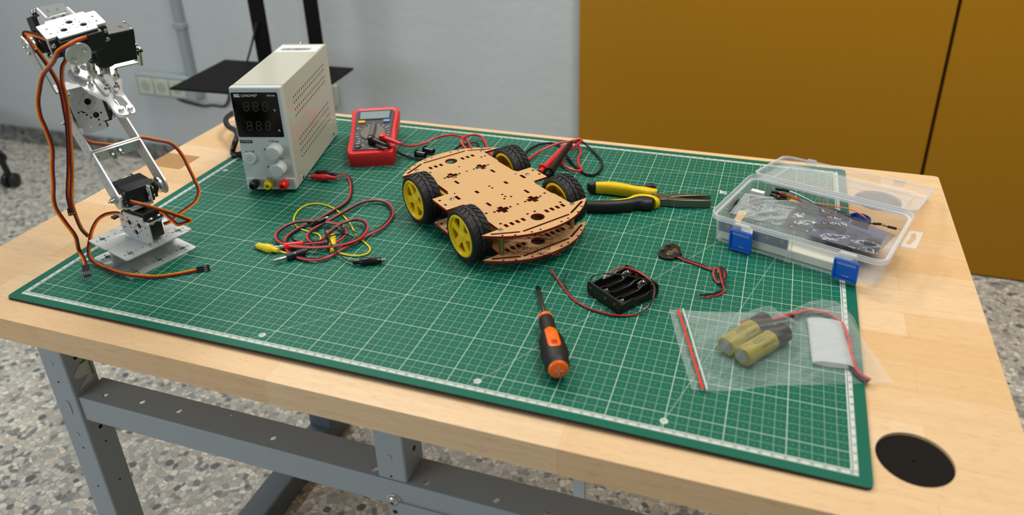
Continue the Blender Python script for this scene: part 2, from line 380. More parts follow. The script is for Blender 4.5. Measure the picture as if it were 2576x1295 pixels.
m = MB(); m.box(0.4585, -0.0290, -0.20, 0.80, -0.0265, -0.1415); m.build('lower_panel', GREY, bench, bevel=0.0004)
# torn factory label inside the top of the left leg
P0 = V((0.0624, 0, 0)); sx = lambda x, y: onpl(60 + x / 7.196, 840 + y / 7.196, P0, (1, 0, 0))
def leg_label(pts, name, mt, par=None, d=0.0):
    m = MB(); ps = [sx(*q) for q in pts]; n = len(ps)
    m.add([p + V((d, 0, 0)) for p in ps] + [p + V((d + 0.0002, 0, 0)) for p in ps], [tuple(range(n)), tuple(range(n, 2 * n))] + [(i, (i + 1) % n, n + (i + 1) % n, n + i) for i in range(n)])
    return m.build(name, mt, bench if par is None else par, smooth=0)
lb = leg_label([(1130, 430), (1165, 440), (1255, 700), (1240, 830), (1010, 1010), (1060, 900), (1160, 725), (1010, 795), (930, 812), (905, 750), (1010, 545)], 'torn_label', mat('paper_grey', '#b9bcbb', 0.6))
leg_label([(1105, 425), (1165, 435), (1262, 700), (1235, 725), (1140, 470), (1020, 545), (1025, 525)], 'green_border', mat('label_green', '#0c7a58', 0.5), lb, 0.0003)
leg_label([(1135, 462), (1150, 470), (1245, 735), (1235, 735), (1138, 482), (1010, 560), (1015, 550)], 'yellow_line', mat('label_yellow', '#b7bd3a', 0.5), lb, 0.0004)
q0 = onpl(1443, 1222, (0, 0.18, 0), (0, 1, 0)); q1 = onpl(1474, 1230, (0, 0.18, 0), (0, 1, 0)); q2 = onpl(1469, 1258, (0, 0.18, 0), (0, 1, 0))
m = MB(); m.box(q0.x, 0.176, q2.z, q1.x, 0.181, -0.0325); m.build('hanging_bracket', mat('pale_grey_steel', '#c3cace', 0.5), bench, bevel=0.0015, label='pale grey tab hanging below the tabletop')

# ------------------------------------------------------------------ cutting mat
t = NT('cutting_mat_print'); o3 = t.xyz(t.tc.outputs['Object']); nrm = t.nt.nodes.new('ShaderNodeNewGeometry')
u = t.math('MULTIPLY', o3[0], 100.0); v = t.math('MULTIPLY', o3[1], 100.0)
def aabs(x): return t.math('ABSOLUTE', x)
def lines(x, per, off, w):     # 1 on lines of width w every per
    f = t.math('FRACT', t.math('ADD', t.math('DIVIDE', t.math('SUBTRACT', x, off), per), 100.5))
    return t.math('LESS_THAN', t.math('MULTIPLY', aabs(t.math('SUBTRACT', f, 0.5)), per), w / 2)
MX = lambda a, b: t.math('MAXIMUM', a, b)
ML = lambda a, b: t.math('MULTIPLY', a, b)
thin = MX(lines(u, 1, 0, 0.045), lines(v, 1, 0, 0.045)); bold = MX(lines(u, 5, 2, 0.075), lines(v, 5, 2, 0.075))
fu = t.math('SUBTRACT', t.math('FRACT', t.math('ADD', u, 100.0)), 0.5); fv = t.math('SUBTRACT', t.math('FRACT', t.math('ADD', v, 100.0)), 0.5)
dot = t.math('LESS_THAN', t.math('ADD', ML(fu, fu), ML(fv, fv)), 0.0018)
dg = None
for x0, y0, ang in ((30, 0, 45), (54.2, 0, 60), (71.7, 0, 75), (0, 7, 30), (0, 33.5, 15)):
    a = math.radians(ang)
    dd = aabs(t.math('ADD', ML(t.math('SUBTRACT', u, x0), math.sin(a)), ML(t.math('SUBTRACT', v, y0), -math.cos(a))))
    l = t.math('LESS_THAN', dd, 0.03); dg = l if dg is None else MX(dg, l)
cs = None
for x0, y0 in ((31, 1.0), (54.75, 0.95), (72.0, 0.98), (0.9, 7.5), (0.85, 34.0)):
    a = t.math('SUBTRACT', u, x0); b = t.math('SUBTRACT', v, y0)
    l = t.math('LESS_THAN', t.math('ADD', ML(a, a), ML(b, b)), 0.13); cs = l if cs is None else MX(cs, l)
def inside(m):                 # signed: inside the printed field grown by m
    a = t.math('LESS_THAN', aabs(t.math('SUBTRACT', u, 43.5)), 43.5 + m); b = t.math('LESS_THAN', aabs(t.math('SUBTRACT', v, 28.5)), 28.5 + m)
    return ML(a, b)
fld = inside(-0.05)
strip = ML(inside(0.45), t.math('SUBTRACT', 1.0, inside(0.08))); inner = ML(inside(0.01), t.math('SUBTRACT', 1.0, inside(-0.12)))
dark = ML(inside(0.08), t.math('SUBTRACT', 1.0, inside(0.01)))
g0 = t.mix(t.noise(t.tc.outputs['Object'], 1600, 2), rgb('#015a47'), rgb('#04644f'))
c = t.mix(ML(fld, ML(thin, 0.62)), g0, rgb('#a9c2ac'))
c = t.mix(ML(fld, ML(dg, 0.62)), c, rgb('#a9c2ac'))
c = t.mix(ML(fld, ML(bold, 0.85)), c, rgb('#b9ccb6'))
c = t.mix(ML(fld, ML(dot, 0.6)), c, rgb('#a9c2ac'))
c = t.mix(t.math('MAXIMUM', strip, inner), c, rgb('#c6cdc4')); c = t.mix(dark, c, rgb('#204a40')); c = t.mix(cs, c, rgb('#c6cdc4'))
nz_ = t.xyz(nrm.outputs['Normal'])[2]
c = t.mix(t.math('GREATER_THAN', nz_, 0.5), rgb('#241a16'), c)
t.set(t.b.inputs['Base Color'], c); t.b.inputs['Roughness'].default_value = 0.42; t.b.inputs['Specular IOR Level'].default_value = 0.24
t.bump(t.noise(t.tc.outputs['Object'], 2600, 2), 0.10, 0.0004); MATP = t.m
mroot = thing('cutting_mat', 'green cutting mat printed with a centimetre grid, covering most of the bench', 'cutting mat', (0, 0, 0))
def lift(x, y):
    e = max(0.0, min(1.0, (x - 0.01) / 0.35)) * max(0.0, min(1.0, (0.90 - x) / 0.25)); return 0.0025 * e * math.exp(-max(0.0, y + 0.0145) / 0.035)
ol = rrect(-0.0157, -0.0145, 0.885, 0.5855, 0.006, 4)
NX, NY = 60, 40
def edge_snap(x, y):           # keep the corners round
    for cx, cy, sx_, sy_ in ((-0.0097, -0.0085, -1, -1), (0.879, -0.0085, 1, -1), (0.879, 0.5795, 1, 1), (-0.0097, 0.5795, -1, 1)):
        dx, dy = (x - cx) * sx_, (y - cy) * sy_
        if dx > 0 and dy > 0:
            k = max(dx, dy) / max(1e-9, math.hypot(dx, dy)); return cx + sx_ * dx * k, cy + sy_ * dy * k
    return x, y
def axisv(a, b, n, e): return [a, a + e * 0.35, a + e * 0.7, a + e] + [a + e + (b - a - 2 * e) * i / n for i in range(1, n)] + [b - e, b - e * 0.7, b - e * 0.35, b]
xs, ys = axisv(-0.0157, 0.885, NX, 0.006), axisv(-0.0145, 0.5855, NY, 0.006)
vs = []; fs = []; nx, ny = len(xs), len(ys)
for lvl in (0, 1):
    for y in ys:
        for x in xs:
            a, b = edge_snap(x, y); vs.append((a, b, lift(x, y) - (0.003 if lvl == 0 else 0.0)))
K = nx * ny
for j in range(ny - 1):
    for i in range(nx - 1):
        a = j * nx + i; fs.append((K + a, K + a + 1, K + a + nx + 1, K + a + nx)); fs.append((a, a + nx, a + nx + 1, a + 1))
bd = [i for i in range(nx)] + [j * nx + nx - 1 for j in range(1, ny)] + [(ny - 1) * nx + i for i in range(nx - 2, -1, -1)] + [j * nx for j in range(ny - 2, 0, -1)]
for a, b in zip(bd, bd[1:] + bd[:1]): fs.append((a, b, K + b, K + a))
m = MB(); m.add(vs, fs); m.build('mat_sheet', MATP, mroot, smooth=0.6)
m = MB()                       # printed centimetre numbers
for k in range(1, 88):
    for y, s_ in ((-0.0027, 1), (0.5727, 1)):
        x = k / 100.0; m.text(str(k), 0.0037, Matrix.Translation((x, y, lift(x, y) + 0.0001)), 0.9)
for k in range(1, 58):
    for x in (-0.0027, 0.8727):
        y = 0.57 - k / 100.0; m.text(str(k), 0.0037, Matrix.Translation((x, y, lift(x, y) + 0.0001)) @ Matrix.Rotation(-PI / 2, 4, 'Z'), 0.9)
for x, y, s_ in ((31, 1.0, '45°'), (54.75, 0.95, '60°'), (72.0, 0.98, '75°'), (0.85, 34.0, '15°')):
    m.text(s_, 0.0034, Matrix.Translation((x / 100, y / 100, lift(x / 100, y / 100) + 0.0001)) @ Matrix.Rotation(math.radians(20), 4, 'Z'))
m.build('ruler_numbers', mat('ruler_ink', '#1d4a40', 0.6), mroot, smooth=0, fix=False)
pen = MB(); pen.prism([(0.7222, 0.4728), (0.7222, 0.4622), (0.7335, 0.4619), (0.7318, 0.4632), (0.7316, 0.4690), (0.7240, 0.4712)], 0.0001, 0.0002)
pe = pen.build('size_pennant', mat('mat_white_ink', '#c6cdc4', 0.5), mroot, smooth=0)
m = MB(); m.plate([[(0.7280 + 0.0036 * math.cos(a), 0.4663 + 0.0029 * math.sin(a)) for a in [2 * PI * k / 24 for k in range(24)]], [(0.7280 + 0.0032 * math.cos(a), 0.4663 + 0.0025 * math.sin(a)) for a in [2 * PI * k / 24 for k in range(24)]]], 0.0002, 0.0003)
m.text('A1', 0.0040, Matrix.Translation((0.7280, 0.4663, 0.00032)) @ Matrix.Rotation(PI, 4, 'Z')); m.build('pennant_print', mat('ruler_ink', ''), pe, smooth=0, fix=False)

# ------------------------------------------------------------------ things along the wall
r = thing('screen_stand', 'black floor stand with two uprights and a flat black shelf', 'stand', (-0.49, 1.2, -0.60))
for xa, xb in ((-0.581, -0.535), (-0.408, -0.368)):
    m = MB(); m.box(xa, 1.200, -0.59, xb, 1.212, 0.9); m.build('upright', BLKM, r, bevel=0.003)
zs = -0.130
cn = [at(425, 221, zs), at(565, 149, zs), at(890, 170, zs)]; c4 = cn[0] + (cn[2] - cn[1])
m = MB(); m.prism([(p.x, p.y) for p in (cn[0], c4, cn[2], cn[1])], zs - 0.006, zs); m.build('shelf', BLKM, r, bevel=0.002)
m = MB(); m.box(-0.62, 1.02, -0.60, -0.34, 1.30, -0.575); m.build('base', BLKM, r, bevel=0.004)
m = MB(); m.box(-0.60, 1.17, -0.575, -0.36, 1.23, -0.52); m.build('base_block', BLKM, r, bevel=0.004)
pw = lambda *q: [onpl(x, y, (0, 1.19, 0), (0, 1, 0)) for x, y in q]
m = MB(); m.tube(cr(pw((645, 60), (638, 92), (630, 125), (622, 153)), 6), 0.003, 8); m.build('cable', mat('grey_cable', '#3a3838', 0.5), r)
r = thing('wall_socket_box', 'grey surface mounted socket box on the back wall under its conduit', 'socket box', (-1.09, 1.405, -0.30))
m = MB(); m.box(-1.2105, 1.367, -0.3443, -0.976, 1.4055, -0.269); m.build('box', mat('socket_grey', '#9da7a8', 0.5), r, bevel=0.005, seg=3)
for x in (-1.170, -1.107, -1.043):
    m = MB(); m.box(x - 0.029, 1.363, -0.336, x + 0.029, 1.3675, -0.281); f = m.build('outlet', mat('socket_cream', '#c3c6b4', 0.45), r, bevel=0.002)
    m = MB(); m.cyl((x, 1.3625, -0.309), (x, 1.3645, -0.309), 0.017, 22); m.build('outlet_well', mat('socket_well', '#a9ad9e', 0.5), f)
r = thing('cable_conduit', 'thin grey conduit running up the back wall from the socket box', 'conduit', (-1.005, 1.405, -0.26))
m = MB(); m.box(-1.020, 1.387, -0.2688, -0.990, 1.4055, 0.9); m.build('channel', mat('conduit_grey', '#98a1a3', 0.5), r, bevel=0.003)
m = MB(); m.box(-1.025, 1.383, -0.115, -0.985, 1.4055, -0.098); m.build('clip', mat('conduit_grey', ''), r, bevel=0.002)
m = MB(); m.tube(cr([onpl(x, y, (0, 1.395, 0), (0, 1, 0)) for x, y in ((438, 222), (440, 240), (455, 252), (480, 260), (512, 267), (535, 265), (562, 268), (574, 255), (578, 235))], 6), 0.005, 8)
tag(m.build('extension_cable', mat('grey_cable', '')), 'thin dark cable drooping on the wall below the black shelf', 'cable')
q0, q1 = onpl(838, 213, (0, 1.400, 0), (0, 1, 0)), onpl(855, 268, (0, 1.400, 0), (0, 1, 0))
r = thing('wall_plate', 'pale beige socket plate low on the wall behind the power supply', 'wall plate', (q1.x - 0.03, 1.405, q0.z))
m = MB(); m.box(q0.x - 0.045, 1.393, q1.z, q1.x, 1.4055, q0.z); m.build('plate', mat('beige_plate', '#b8b7a4', 0.5), r, bevel=0.003)
m = MB(); m.cyl((q1.x - 0.04, 1.391, (q0.z + q1.z) / 2), (q1.x - 0.04, 1.395, (q0.z + q1.z) / 2), 0.016); m.build('outlet_well', mat('socket_well', ''), r)
# office chair at the left: one foot of its star base and the caster under it
r = thing('office_chair', 'black office chair foot with a twin wheel caster on the terrazzo', 'chair', (-1.62, 1.12, -0.60))
m = MB(); m.tube(cr([(-2.09, 1.288, -0.431), (-1.862, 1.203, -0.452), (-1.651, 1.119, -0.478), (-1.567, 1.090, -0.499)], 6), lambda f: 0.027 - 0.006 * f, 12); m.build('star_base', BLK, r)
cc = at(27, 452, -0.574)
m = MB(); m.cyl(V((cc.x, cc.y, -0.565)), V((-1.567, 1.090, -0.488)), 0.010, 12); m.build('caster_stem', BLK, r)
for s_ in (-1, 1):
    m = MB(); m.lathe([(0.009, -0.009), (0.022, -0.008), (0.0245, 0.0), (0.022, 0.008), (0.009, 0.009)], V((cc.x + s_ * 0.012, cc.y + s_ * 0.005, -0.5752)), (0.92, 0.39, 0), 24); m.build('caster_wheel', BLK, r)
m = MB(); m.lathe([(0.026, 0), (0.026, 0.38)], (-2.09, 1.288, -0.45), EZ, 16); m.build('gas_column', BLK, r)
m = MB(); m.box(-2.31, 1.07, -0.08, -1.87, 1.37, -0.02); m.build('seat', BLKM, r, bevel=0.026, seg=4)
# ------------------------------------------------------------------ bench power supply
PX, PY = V((0.9673, 0.2538, 0)), V((-0.2538, 0.9673, 0))
PO = V((0.1240, 0.2958, 0)); PW, PD, PB, PT = 0.0357, 0.2085, 0.0045, 0.1560
PM = frame(PO, PX, PY, EZ); PSUG = mat('psu_pale_grey', '#c3cbc9', 0.42, spec=0.4); PSUS = mat('psu_cover_grey', '#c3c2b2', 0.13, spec=0.55)
psu = thing('power_supply', 'pale grey bench power supply with a black twin display and two knobs', 'power supply', PO)
m = MB(PM); m.box(-PW + 0.0006, 0.012, PB, PW - 0.0006, PD, PT - 0.0006); m.build('case', PSUS, psu, bevel=0.0012, seg=3)
m = MB(PM); m.box(-PW, 0.0, PB, PW, 0.0118, PT); fr = m.build('front_bezel', PSUG, psu, bevel=0.0022, seg=4)
m = MB(PM); m.box(-PW + 0.0004, -0.0012, PB + 0.0005, PW - 0.0004, 0.006, PB + 0.0185); m.build('terminal_strip', PSUG, psu, bevel=0.0012)
for x in (-0.026, 0.026):
    for y in (0.02, 0.185):
        m = MB(PM); m.cyl((x, y, 0.0003), (x, y, PB), 0.006, 16); m.build('rubber_foot', BLK, psu)
def fp(x, y, d=0.0):        # a point of the front plane, d in front of it
    return onpl(560 + x / 4.318, 200 + y / 4.318, PO - PY * d, PY)
def fl(x, y, d=0.0):
    q = fp(x, y, d) - PO; return q.dot(PX), q.z
def FM(x, y, d): return frame(fp(x, y, d), PX, EZ, -PY)
MP = frame(PO, PX, EZ, -PY)     # local x, height, out of the front
a, b, c, d_ = fl(84, 138), fl(592, 142), fl(667, 626), fl(174, 622)
m = MB(MP); m.prism(rrect((a[0] + d_[0]) / 2, (c[1] + d_[1]) / 2, (b[0] + c[0]) / 2, (a[1] + b[1]) / 2, 0.002), -0.0005, 0.0004)
dsp = m.build('display_window', mat('display_black', '#050506', 0.12, spec=0.4), psu)
m = MB(); dx = 0.0009
def seg7(cx, cy, M_):
    h, w = 0.0125, 0.0062; tt = 0.0011; sl = 0.0012
    for z in (-h / 2, 0, h / 2): M_.box(cx - w / 2 + tt * .7 + sl * z / h, z + cy - tt / 2, 0.0004, cx + w / 2 - tt * .7 + sl * z / h, z + cy + tt / 2, 0.00055)
    for x in (-w / 2, w / 2):
        for z in (-h / 4, h / 4): M_.box(cx + x - tt / 2 + sl * z / h, cy + z - h / 4 + tt * .6, 0.0004, cx + x + tt / 2 + sl * z / h, cy + z + h / 4 - tt * .6, 0.00055)
m = MB(MP)
for px, py in ((258, 292), (360, 292), (460, 292), (295, 502), (394, 502), (495, 502)): seg7(*fl(px, py), m)
m.build('seven_segment_digits', mat('unlit_segment', '#3d3a39', 0.6), dsp, smooth=0)
m = MB()
q = fl(152, 175); m2 = MB(MP); m2.prism([(q[0] - 0.0040, q[1] - 0.0021), (q[0] + 0.0040, q[1] - 0.0021), (q[0] + 0.0040, q[1] + 0.0023), (q[0] - 0.0040, q[1] + 0.0023)], 0.0004, 0.0005); m2.build('logo_badge', WHT, dsp, smooth=0)
for s_, sz, q_, w_ in (('LONGWEI', 0.0052, (276, 176), 0.86), ('30V/10A', 0.0036, (523, 176), 0.9), ('V', 0.0052, (567, 338), 1), ('A', 0.0052, (617, 554), 1), ('®', 0.003, (366, 168), 1)):
    m = MB(); m.text(s_, sz, FM(*q_, 0.0006), w_); m.build('lettering', WHT, dsp, smooth=0, fix=False)
m = MB(); m.text('LW', 0.0046, FM(152, 175, 0.0007), 1.2); m.build('logo_letters', BLKP, dsp, smooth=0, fix=False)
q = fl(258, 674); m = MB(MP); m.prism([(q[0] - 0.0085, q[1] - 0.0022), (q[0] + 0.0085, q[1] - 0.0022), (q[0] + 0.0085, q[1] + 0.0022), (q[0] - 0.0085, q[1] + 0.0022)], 0.0, 0.0002); pl = m.build('model_plate', mat('display_black', ''), psu, smooth=0)
m = MB(); m.text('LW-K3010D', 0.0032, FM(258, 674, 0.0004), 0.82); m.build('model_lettering', WHT, pl, smooth=0, fix=False)
for s_, sz, q_ in (('Voltage', 0.0048, (556, 670, 0.0003)), ('Current', 0.0046, (608, 857, 0.0003)), ('On/Off', 0.0044, (295, 784, 0.0003)), ('–', 0.006, (355, 1073, 0.0015)), ('GND', 0.0042, (509, 1073, 0.0015)), ('+', 0.006, (667, 1072, 0.0015))):
    m = MB(); m.text(s_, sz, FM(*q_)); m.build('lettering', BLKP, psu, smooth=0, fix=False)
for (x, y) in ((540, 810), (583, 1000)):
    o = fp(x, y, 0.0155); kp = []
    n = 120
    def kn(r, k): return r * (0.965 if (k % 6) < 2 else 1.0)
    rings = []
    for r, h in ((0.0104, -0.0153), (0.0104, -0.0030), (0.0098, -0.0012), (0.0088, -0.0002), (0.0001, 0.0)):
        rings.append([o - PY * h + (PX * math.cos(2 * PI * k / n) + EZ * math.sin(2 * PI * k / n)) * (kn(r, k) if h < -0.001 else r) for k in range(n)])
    m = MB(); m.loft(rings); m.build('knob', mat('knob_grey', '#c9d0cf', 0.4), psu, smooth=0.45)
o = fp(292, 862, 0.0035); m = MB(); m.lathe([(0.0090, -0.0033), (0.0090, -0.0008), (0.0080, 0.0), (0.0001, 0.0)], o, -PY, 32); pb = m.build('power_button', mat('knob_grey', ''), psu)
m = MB(frame(o - PY * 0.0001, PX, EZ, -PY)); m.plate([circ(0, 0, 0.0030, 24), circ(0, 0, 0.0025, 24)], -0.0001, 0.0002); m.build('button_ring', mat('button_ring', '#aeb5b4', 0.5), pb, smooth=0)
for (x, y), cl, nm in (((458, 757), '#1d7a35', 'green'), ((493, 947), '#7d1c1c', 'dark red')):
    m = MB(); m.sphere(fp(x, y, 0.0002), 0.0013, 12); m.build('indicator', mat('lamp_' + nm.replace(' ', '_'), cl, 0.25), psu, label='unlit %s indicator' % nm)
for (x, y), mt, nm in (((322, 1165), mat('terminal_black', '#101011', 0.3), 'black'), ((483, 1165), mat('terminal_yellow', '#d9c40f', 0.35), 'yellow'), ((645, 1168), mat('terminal_red', '#d6181c', 0.3), 'red')):
    o = fp(x, y, 0.0165); m = MB()
    m.lathe([(0.0046, -0.0155), (0.0052, -0.0135), (0.0066, -0.0110), (0.0066, -0.0050), (0.0052, -0.0012), (0.0046, 0.0), (0.0023, 0.0), (0.0023, -0.008), (0.0001, -0.008)], o, -PY, 26)
    tp = m.build('terminal', mt, psu, label='%s binding post' % nm)
    m = MB(); m.lathe([(0.0022, -0.0078), (0.0016, -0.0040), (0.0001, -0.0040)], o, -PY, 16); m.build('socket_core', mat('core_metal', '#4b4640', 0.3, 0.8), tp)
# right cover: vent slots and screws
SP = PO + PX * (PW - 0.0005)
def sp(x, y): return onpl(540 + x / 3.083, 80 + y / 3.083, SP, PX)
m = MB()
for (x0, y0, x1, y1, n) in ((838, 257, 612, 505, 17), (842, 293, 618, 547, 17), (848, 345, 627, 600, 17), (853, 383, 633, 645, 17), (875, 552, 661, 826, 17), (880, 590, 667, 868, 17), (887, 638, 674, 918, 17), (893, 675, 681, 962, 17)):
    A, B = sp(x0, y0), sp(x1, y1)
    for k in range(n):
        p = A + (B - A) * (k / (n - 1)); mm = MB(frame(p, PY, EZ, PX)); mm.prism([(0.0011 * math.cos(t), 0.0019 * math.sin(t)) for t in [2 * PI * j / 10 for j in range(10)]], -0.0004, 0.00015); m.add(mm.v, mm.f)
m.build('vent_slots', HOLE, psu, smooth=0)
for x, y in ((687, 1122), (921, 788)):
    m = MB(); m.lathe([(0.0028, 0.0), (0.0026, 0.0010), (0.0012, 0.0017)], sp(x, y), PX, 16); m.build('cover_screw', STEEL, psu)
q = onpl(540 + 668 / 3.083, 80 + 88 / 3.083, (0, 0, PT), EZ); m = MB(); m.lathe([(0.0026, -0.0003), (0.0024, 0.0010), (0.0012, 0.0016)], q, EZ, 16); m.build('cover_screw', STEEL, psu)
# barcode sticker across the top
tp = lambda x, y: onpl(580 + x / 7.196, y / 7.196, (0, 0, PT - 0.0004), EZ)
def tl(p): q = p - PO; return (q.dot(PX), q.dot(PY))
TM = frame(PO + EZ * (PT - 0.0006), PX, PY, EZ)
y0_, y1_ = tl(tp(1100, 940))[1], tl(tp(1300, 818))[1]
m = MB(TM); m.prism([(-PW + 0.003, y0_), (PW - 0.0035, y0_), (PW - 0.0035, y1_), (-PW + 0.003, y1_)], 0.0, 0.0002); st = m.build('asset_sticker', mat('sticker_white', '#dfe0dc', 0.5), psu, smooth=0)
m = MB(TM); rr = random.Random(3); x = -0.0255; yb0, yb1 = tl(tp(1100, 912))[1], tl(tp(1250, 870))[1]
while x < 0.0205:
    w = rr.choice((0.0004, 0.0004, 0.0008, 0.0012)); m.prism([(x, yb0), (x + w, yb0), (x + w, yb1), (x, yb1)], 0.0002, 0.0003); x += w + rr.choice((0.0004, 0.0004, 0.0008))
m.build('barcode', mat('barcode_ink', '#4a4b4e', 0.6), st, smooth=0)
m = MB(PM); m.box(-PW + 0.0008, 0.0117, PT - 0.001, PW - 0.0008, 0.0125, PT - 0.0003); m.build('cover_seam', mat('seam_grey', '#8b8c84', 0.6), psu, smooth=0)
# mains cord looping out at the back
m = MB(); pb_ = PM @ V((-0.012, PD, 0.045))
pl_ = lambda x, y, Y: onpl(540 + x / 3.083, 80 + y / 3.083, (0, Y, 0), (0, 1, 0))
pth = [pb_, pb_ + PY * 0.02, pl_(190, 625, 0.52), pl_(130, 640, 0.49), pl_(93, 668, 0.47), pl_(88, 702, 0.455), pl_(112, 738, 0.44), pl_(158, 765, 0.425), pl_(176, 800, 0.41), at(540 + 158 / 3.083, 80 + 860 / 3.083, 0.024), at(540 + 142 / 3.083, 80 + 915 / 3.083, 0.006), at(540 + 150 / 3.083, 80 + 950 / 3.083, 0.0045), at(540 + 215 / 3.083, 80 + 950 / 3.083, 0.0045)]
m.tube(cr(pth, 8), 0.0044, 10); m.build('mains_cord', mat('cord_black', '#141416', 0.35), psu)

# ------------------------------------------------------------------ multimeter
yaw, tl_ = math.radians(23.6), math.radians(9.5)
MW = V((math.cos(yaw), math.sin(yaw), 0)); MU = V((-math.sin(yaw) * math.cos(tl_), math.cos(yaw) * math.cos(tl_), math.sin(tl_))); MN = MW.cross(MU)
MO = V((0.2200, 0.4095, 0.0215))
MMX = frame(MO, MW * 1.0, MU * 1.03, MN)
met = thing('multimeter', 'red and dark grey digital multimeter propped up with its leads plugged in', 'multimeter', (MO.x, MO.y + 0.05, 0))
HOLR = mat('holster_red', '#d8272c', 0.38)
hb = [(-0.0325, 0), (0.0325, 0), (0.0362, 0.012), (0.0352, 0.040), (0.0348, 0.070), (0.0372, 0.105), (0.0380, 0.124), (0.032, 0.1325), (-0.032, 0.1325), (-0.0380, 0.124), (-0.0372, 0.105), (-0.0348, 0.070), (-0.0352, 0.040), (-0.0362, 0.012)]
hb = fillet(hb, 0.008, 4)
sh = lambda s, z, dy=0.0: [(x * s, 0.066 + (y - 0.066) * (1 - (1 - s) * 0.6) + dy, z) for x, y in hb]
m = MB(MMX); m.loft([sh(0.94, -0.0235), sh(0.985, -0.0222), sh(1.005, -0.014), sh(1.02, -0.006), sh(1.0, 0.0), sh(0.97, 0.0018), sh(0.93, 0.0020), sh(0.86, 0.0006)])
m.build('holster', HOLR, met, smooth=0.8)
for x in (-0.018, 0.018):
    m = MB(MMX); m.box(x - 0.003, 0.001, -0.0250, x + 0.003, 0.010, -0.021); m.build('holster_foot', HOLR, met, bevel=0.001)
face = fillet([(-0.0275, 0.010), (0.0275, 0.010), (0.0278, 0.055), (0.0308, 0.118), (0.0283, 0.1235), (-0.0283, 0.1235), (-0.0308, 0.118), (-0.0278, 0.055)], 0.003, 3)
m = MB(MMX); m.prism(face, -0.004, 0.0022); m.build('face_plate', mat('meter_grey', '#3b3a3d', 0.45), met, bevel=0.0005)
fm = lambda x, y, z=0.0024, a=0.0: MMX @ Matrix.Translation((x, y, z)) @ Matrix.Rotation(a, 4, 'Z')
m = MB(MMX); m.prism(fillet([(-0.0245, 0.0935), (0.0245, 0.0935), (0.0258, 0.1205), (-0.0258, 0.1205)], 0.002), 0.002, 0.0032); bz = m.build('screen_bezel', mat('meter_bezel', '#26272b', 0.3), met)
m = MB(MMX); m.prism([(-0.0228, 0.0955), (0.0228, 0.0955), (0.0238, 0.1170), (-0.0238, 0.1170)], 0.0032, 0.0036); m.build('screen', mat('lcd_grey', '#7d8f93', 0.08, coat=0.6), bz, smooth=0)
for x, cl, nm in ((-0.0195, '#f0b414', 'yellow'), (0.0195, '#6f9bd0', 'blue')):
    m = MB(MMX); m.prism(rrect(x - 0.0052, 0.0835, x + 0.0052, 0.0895, 0.0012), 0.002, 0.0048); m.build('button', mat('button_' + nm, cl, 0.4), met, bevel=0.0005, label='%s push button' % nm)
m = MB(MMX); m.prism(circ(0, 0.0545, 0.0195, 48), 0.002, 0.0040); dl = m.build('selector_dial', mat('dial_grey', '#6a665b', 0.5), met, bevel=0.001)
m = MB(MMX @ Matrix.Translation((0, 0.0545, 0)) @ Matrix.Rotation(-0.05, 4, 'Z')); m.prism(rrect(-0.0036, -0.0185, 0.0036, 0.0192, 0.0015), 0.004, 0.0105); m.build('dial_grip', mat('dial_grip', '#57544b', 0.5), dl, bevel=0.0009)
m = MB(); rr = random.Random(5)
lab = ['OFF', '600', '200', '200', '20', '2m', '20m', '200m', '10', '200µ', 'hFE', '200', '2k', '20k', '200k', '20M', '•)', '50', 'V~', '200']
for k, s_ in enumerate(lab):
    a = PI / 2 - 2 * PI * k / len(lab)
    m.text(s_, 0.0026, fm(0.0243 * math.cos(a), 0.0545 + 0.0243 * math.sin(a)))
    m.text('-', 0.003, fm(0.0208 * math.cos(a), 0.0545 + 0.0208 * math.sin(a), a=a))
for s_, x, y, z in (('V', 0.0232, 0.072, 0.005), ('V~', 0.0225, 0.040, 0.0042), ('Ω', -0.0240, 0.0705, 0.005), ('A', -0.0195, 0.0335, 0.0045), ('10A', -0.0210, 0.0275, 0.0036), ('COM', 0.0, 0.012, 0.003), ('VΩmA', 0.0190, 0.012, 0.003), ('CAT II 600V', 0.005, 0.0105, 0.0022)): m.text(s_, z, fm(x, y))
m.build('range_lettering', WHT, met, smooth=0, fix=False)
m = MB(MMX); m.prism([(-0.0145, 0.0205), (-0.0105, 0.0205), (-0.0125, 0.0240)], 0.0021, 0.0024); m.build('warning_triangle', mat('warning_orange', '#e08a1e', 0.5), met, smooth=0)
m = MB(); m.lathe([(0.0052, -0.0002), (0.0052, 0.0018), (0.0040, 0.0020), (0.0034, 0.0004), (0.0001, 0.0004)], MMX @ V((-0.0205, 0.0185, 0.0022)), MN, 24); jk = m.build('input_jack', BLK, met)
m = MB(); m.lathe([(0.0030, 0.0), (0.0030, 0.0012), (0.0018, 0.0012), (0.0018, 0.0002), (0.0001, 0.0002)], MMX @ V((-0.0205, 0.0185, 0.0026)), MN, 20); m.build('jack_ring', mat('dull_ring', '#7b7468', 0.35, 0.8), jk)
